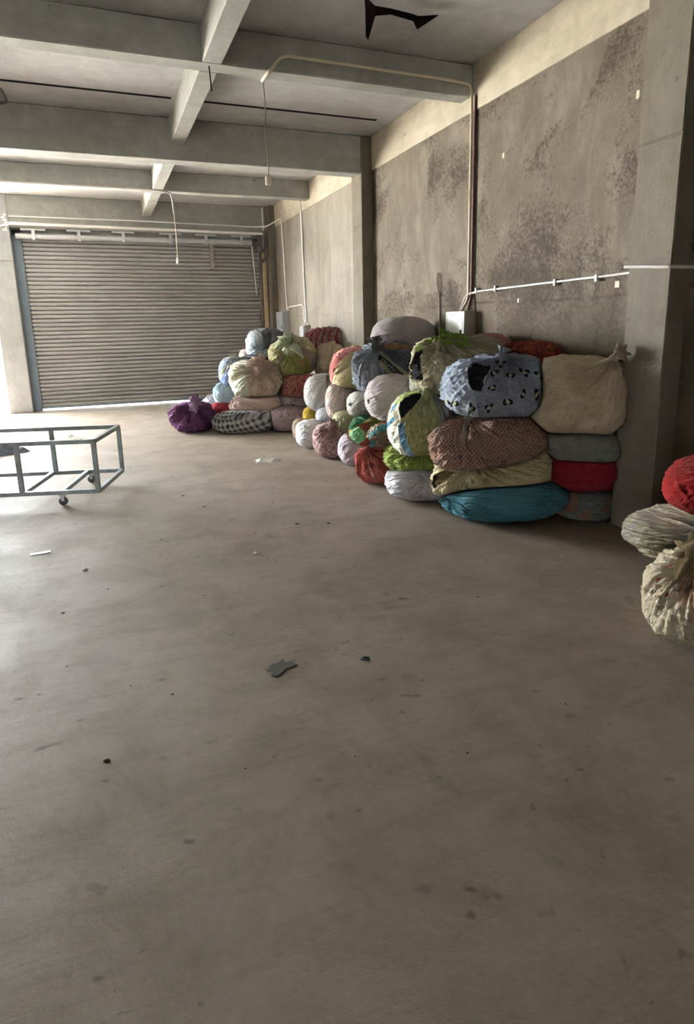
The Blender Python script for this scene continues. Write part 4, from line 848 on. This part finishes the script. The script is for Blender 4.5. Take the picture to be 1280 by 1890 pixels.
# ------------------------------------------------------------------ things lying about on the floor
M_pl = plain('white_plastic', 'e6e6e2', .4, .4, 0, .04, 12)
def crumple(name, x, y, w, d, h, mat, label, cat, seed, rz=0, group=None, nx=14, ny=9):
    rg = random.Random(seed); ph = [rg.uniform(0, 6.3) for _ in range(8)]; V = []; F = []
    for top in (1, 0):
        for j in range(ny+1):
            for i in range(nx+1):
                u, v = i/nx*2-1, j/ny*2-1
                r = 1+.18*math.sin(3*math.atan2(v, u+1e-6)+ph[0])+.1*math.sin(7*math.atan2(v, u+1e-6)+ph[1])
                e = max(0, 1-max(abs(u), abs(v))**2)
                z = h*e*(.45+.3*math.sin(5*u+ph[2])+.3*math.sin(6*v+4*u+ph[3])+.2*math.sin(11*u-7*v+ph[4]))
                V.append((u*w/2*r, v*d/2*r, max(.003, .003+z) if top else .001))
    n = (nx+1)*(ny+1)
    for j in range(ny):
        for i in range(nx):
            a = j*(nx+1)+i; F.append((a, a+1, a+nx+2, a+nx+1)); F.append((n+a, n+a+nx+1, n+a+nx+2, n+a+1))
    per = [i for i in range(nx+1)]+[j*(nx+1)+nx for j in range(1, ny+1)]+[ny*(nx+1)+i for i in range(nx-1, -1, -1)]+[j*(nx+1) for j in range(ny-1, 0, -1)]
    for a, b in zip(per, per[1:]+per[:1]): F.append((b, a, n+a, n+b))
    o = mesh(name, V, F, mat, None, True, (x, y, 0)); o.rotation_euler = (0, 0, rz)
    return tag(o, label, cat, group)
crumple('plastic_bag', 1.77, 7.19, .27, .15, .05, M_pl, 'crumpled white plastic bag lying in the middle of the floor', 'plastic bag', 1, -.3)
crumple('plastic_bag', -.60, 10.1, .45, .25, .07, M_pl, 'white plastic sheet on the floor behind the trolley', 'plastic sheet', 2, .2)
crumple('dark_bag', -1.55, 9.35, .85, .5, .28, cloth('dark_teal_bag', 'patch', ['2c333b', '4a5a62', '2f4e50', '6c7480'], s=3), 'dark crumpled bag on the floor beyond the trolley at the left edge', 'bag', 3, .1, None, 30, 20)
crumple('dark_sheet', -2.3, 13.3, .6, .3, .04, plain('slate_sheet', '6a7488'), 'slate blue sheet on the floor by the open bay', 'sheet', 5, 0)
o = MB().box(-.068, .068, -.02, .02, 0, .004).build('paper_strip', M_pl); o.location = (-.555, 4.85, .001); o.rotation_euler = (0, 0, .15); tag(o, 'straight white paper strip on the floor at the left', 'paper')
crumple('paper_scrap', .91, 4.18, .035, .03, .01, M_pl, 'small white scrap alone on the floor near the photo centre', 'scrap', 6)
crumple('paper_scrap', -.92, 5.1, .13, .04, .012, M_pl, 'thin white scrap at the left edge of the floor', 'scrap', 7)
crumple('paper_scrap', -.24, 4.36, .03, .02, .012, M_pl, 'tiny white scrap right of and nearer than the paper strip', 'scrap', 8)
crumple('plastic_flake', .655, 2.62, .13, .09, .001, plain('grey_stain', '524d46', .85), 'faint dark grey stain on the floor in the foreground', 'film', 9, .5)  # thin sheet standing in for a faint stain on the floor
crumple('plastic_flake', 1.06, 2.53, .04, .022, .008, plain('dark_green_flake', '2f3c36', .5), 'small dark green flake on the floor in the foreground', 'scrap', 10, -.3)
crumple('cloth_scrap', -.13, 2.25, .022, .012, .006, plain('dark_red_scrap', '5a2c2c', .8), 'small dark red scrap on the floor at the lower left', 'scrap', 11)
M_bit = plain('dark_grit', '352f2a', .8)
protos = []
spots = [(.62,6.02),(.75,5.55),(1.38,4.70),(1.62,4.60),(1.36,5.4),(.30,4.78),(.52,3.1),(.88,3.0),(.22,3.85),(.45,3.6),(-.02,2.75),(.15,2.6),(.12,3.35),(-.3,3.05),(1.95,2.9),(2.1,2.4),(1.35,2.0),(1.7,1.85),(1.15,1.75),(.75,1.9),(.35,2.0),(.2,7.6),(.35,8.3),(.05,8.8),(.9,8.9),(1.1,8.2),(2.0,6.1),(1.9,5.2),(2.2,4.6),(.6,6.9),(1.3,6.4),(-.35,3.7),(-.1,3.95),(1.5,5.9),(2.4,3.1),(.95,2.2)]
rg = random.Random(12)
for i, (x, y) in enumerate(spots):
    if i < 4:
        o = crumple('dirt_flake', x, y, .028, .018, .007, M_bit, 'tiny dark crumb of dirt lying on the concrete floor', 'dirt', 20+i, rg.uniform(0, 6), 'dark crumbs on the floor', 6, 5); protos.append(o)
    else:
        o = protos[i % 4].copy(); C.objects.link(o); o.location = (x, y, 0)
        f = rg.uniform(.5, 1.0)*(.45 if y < 3.4 else .8); o.scale = (f, f, f)
    o.rotation_euler = (0, 0, rg.uniform(0, 6.28))
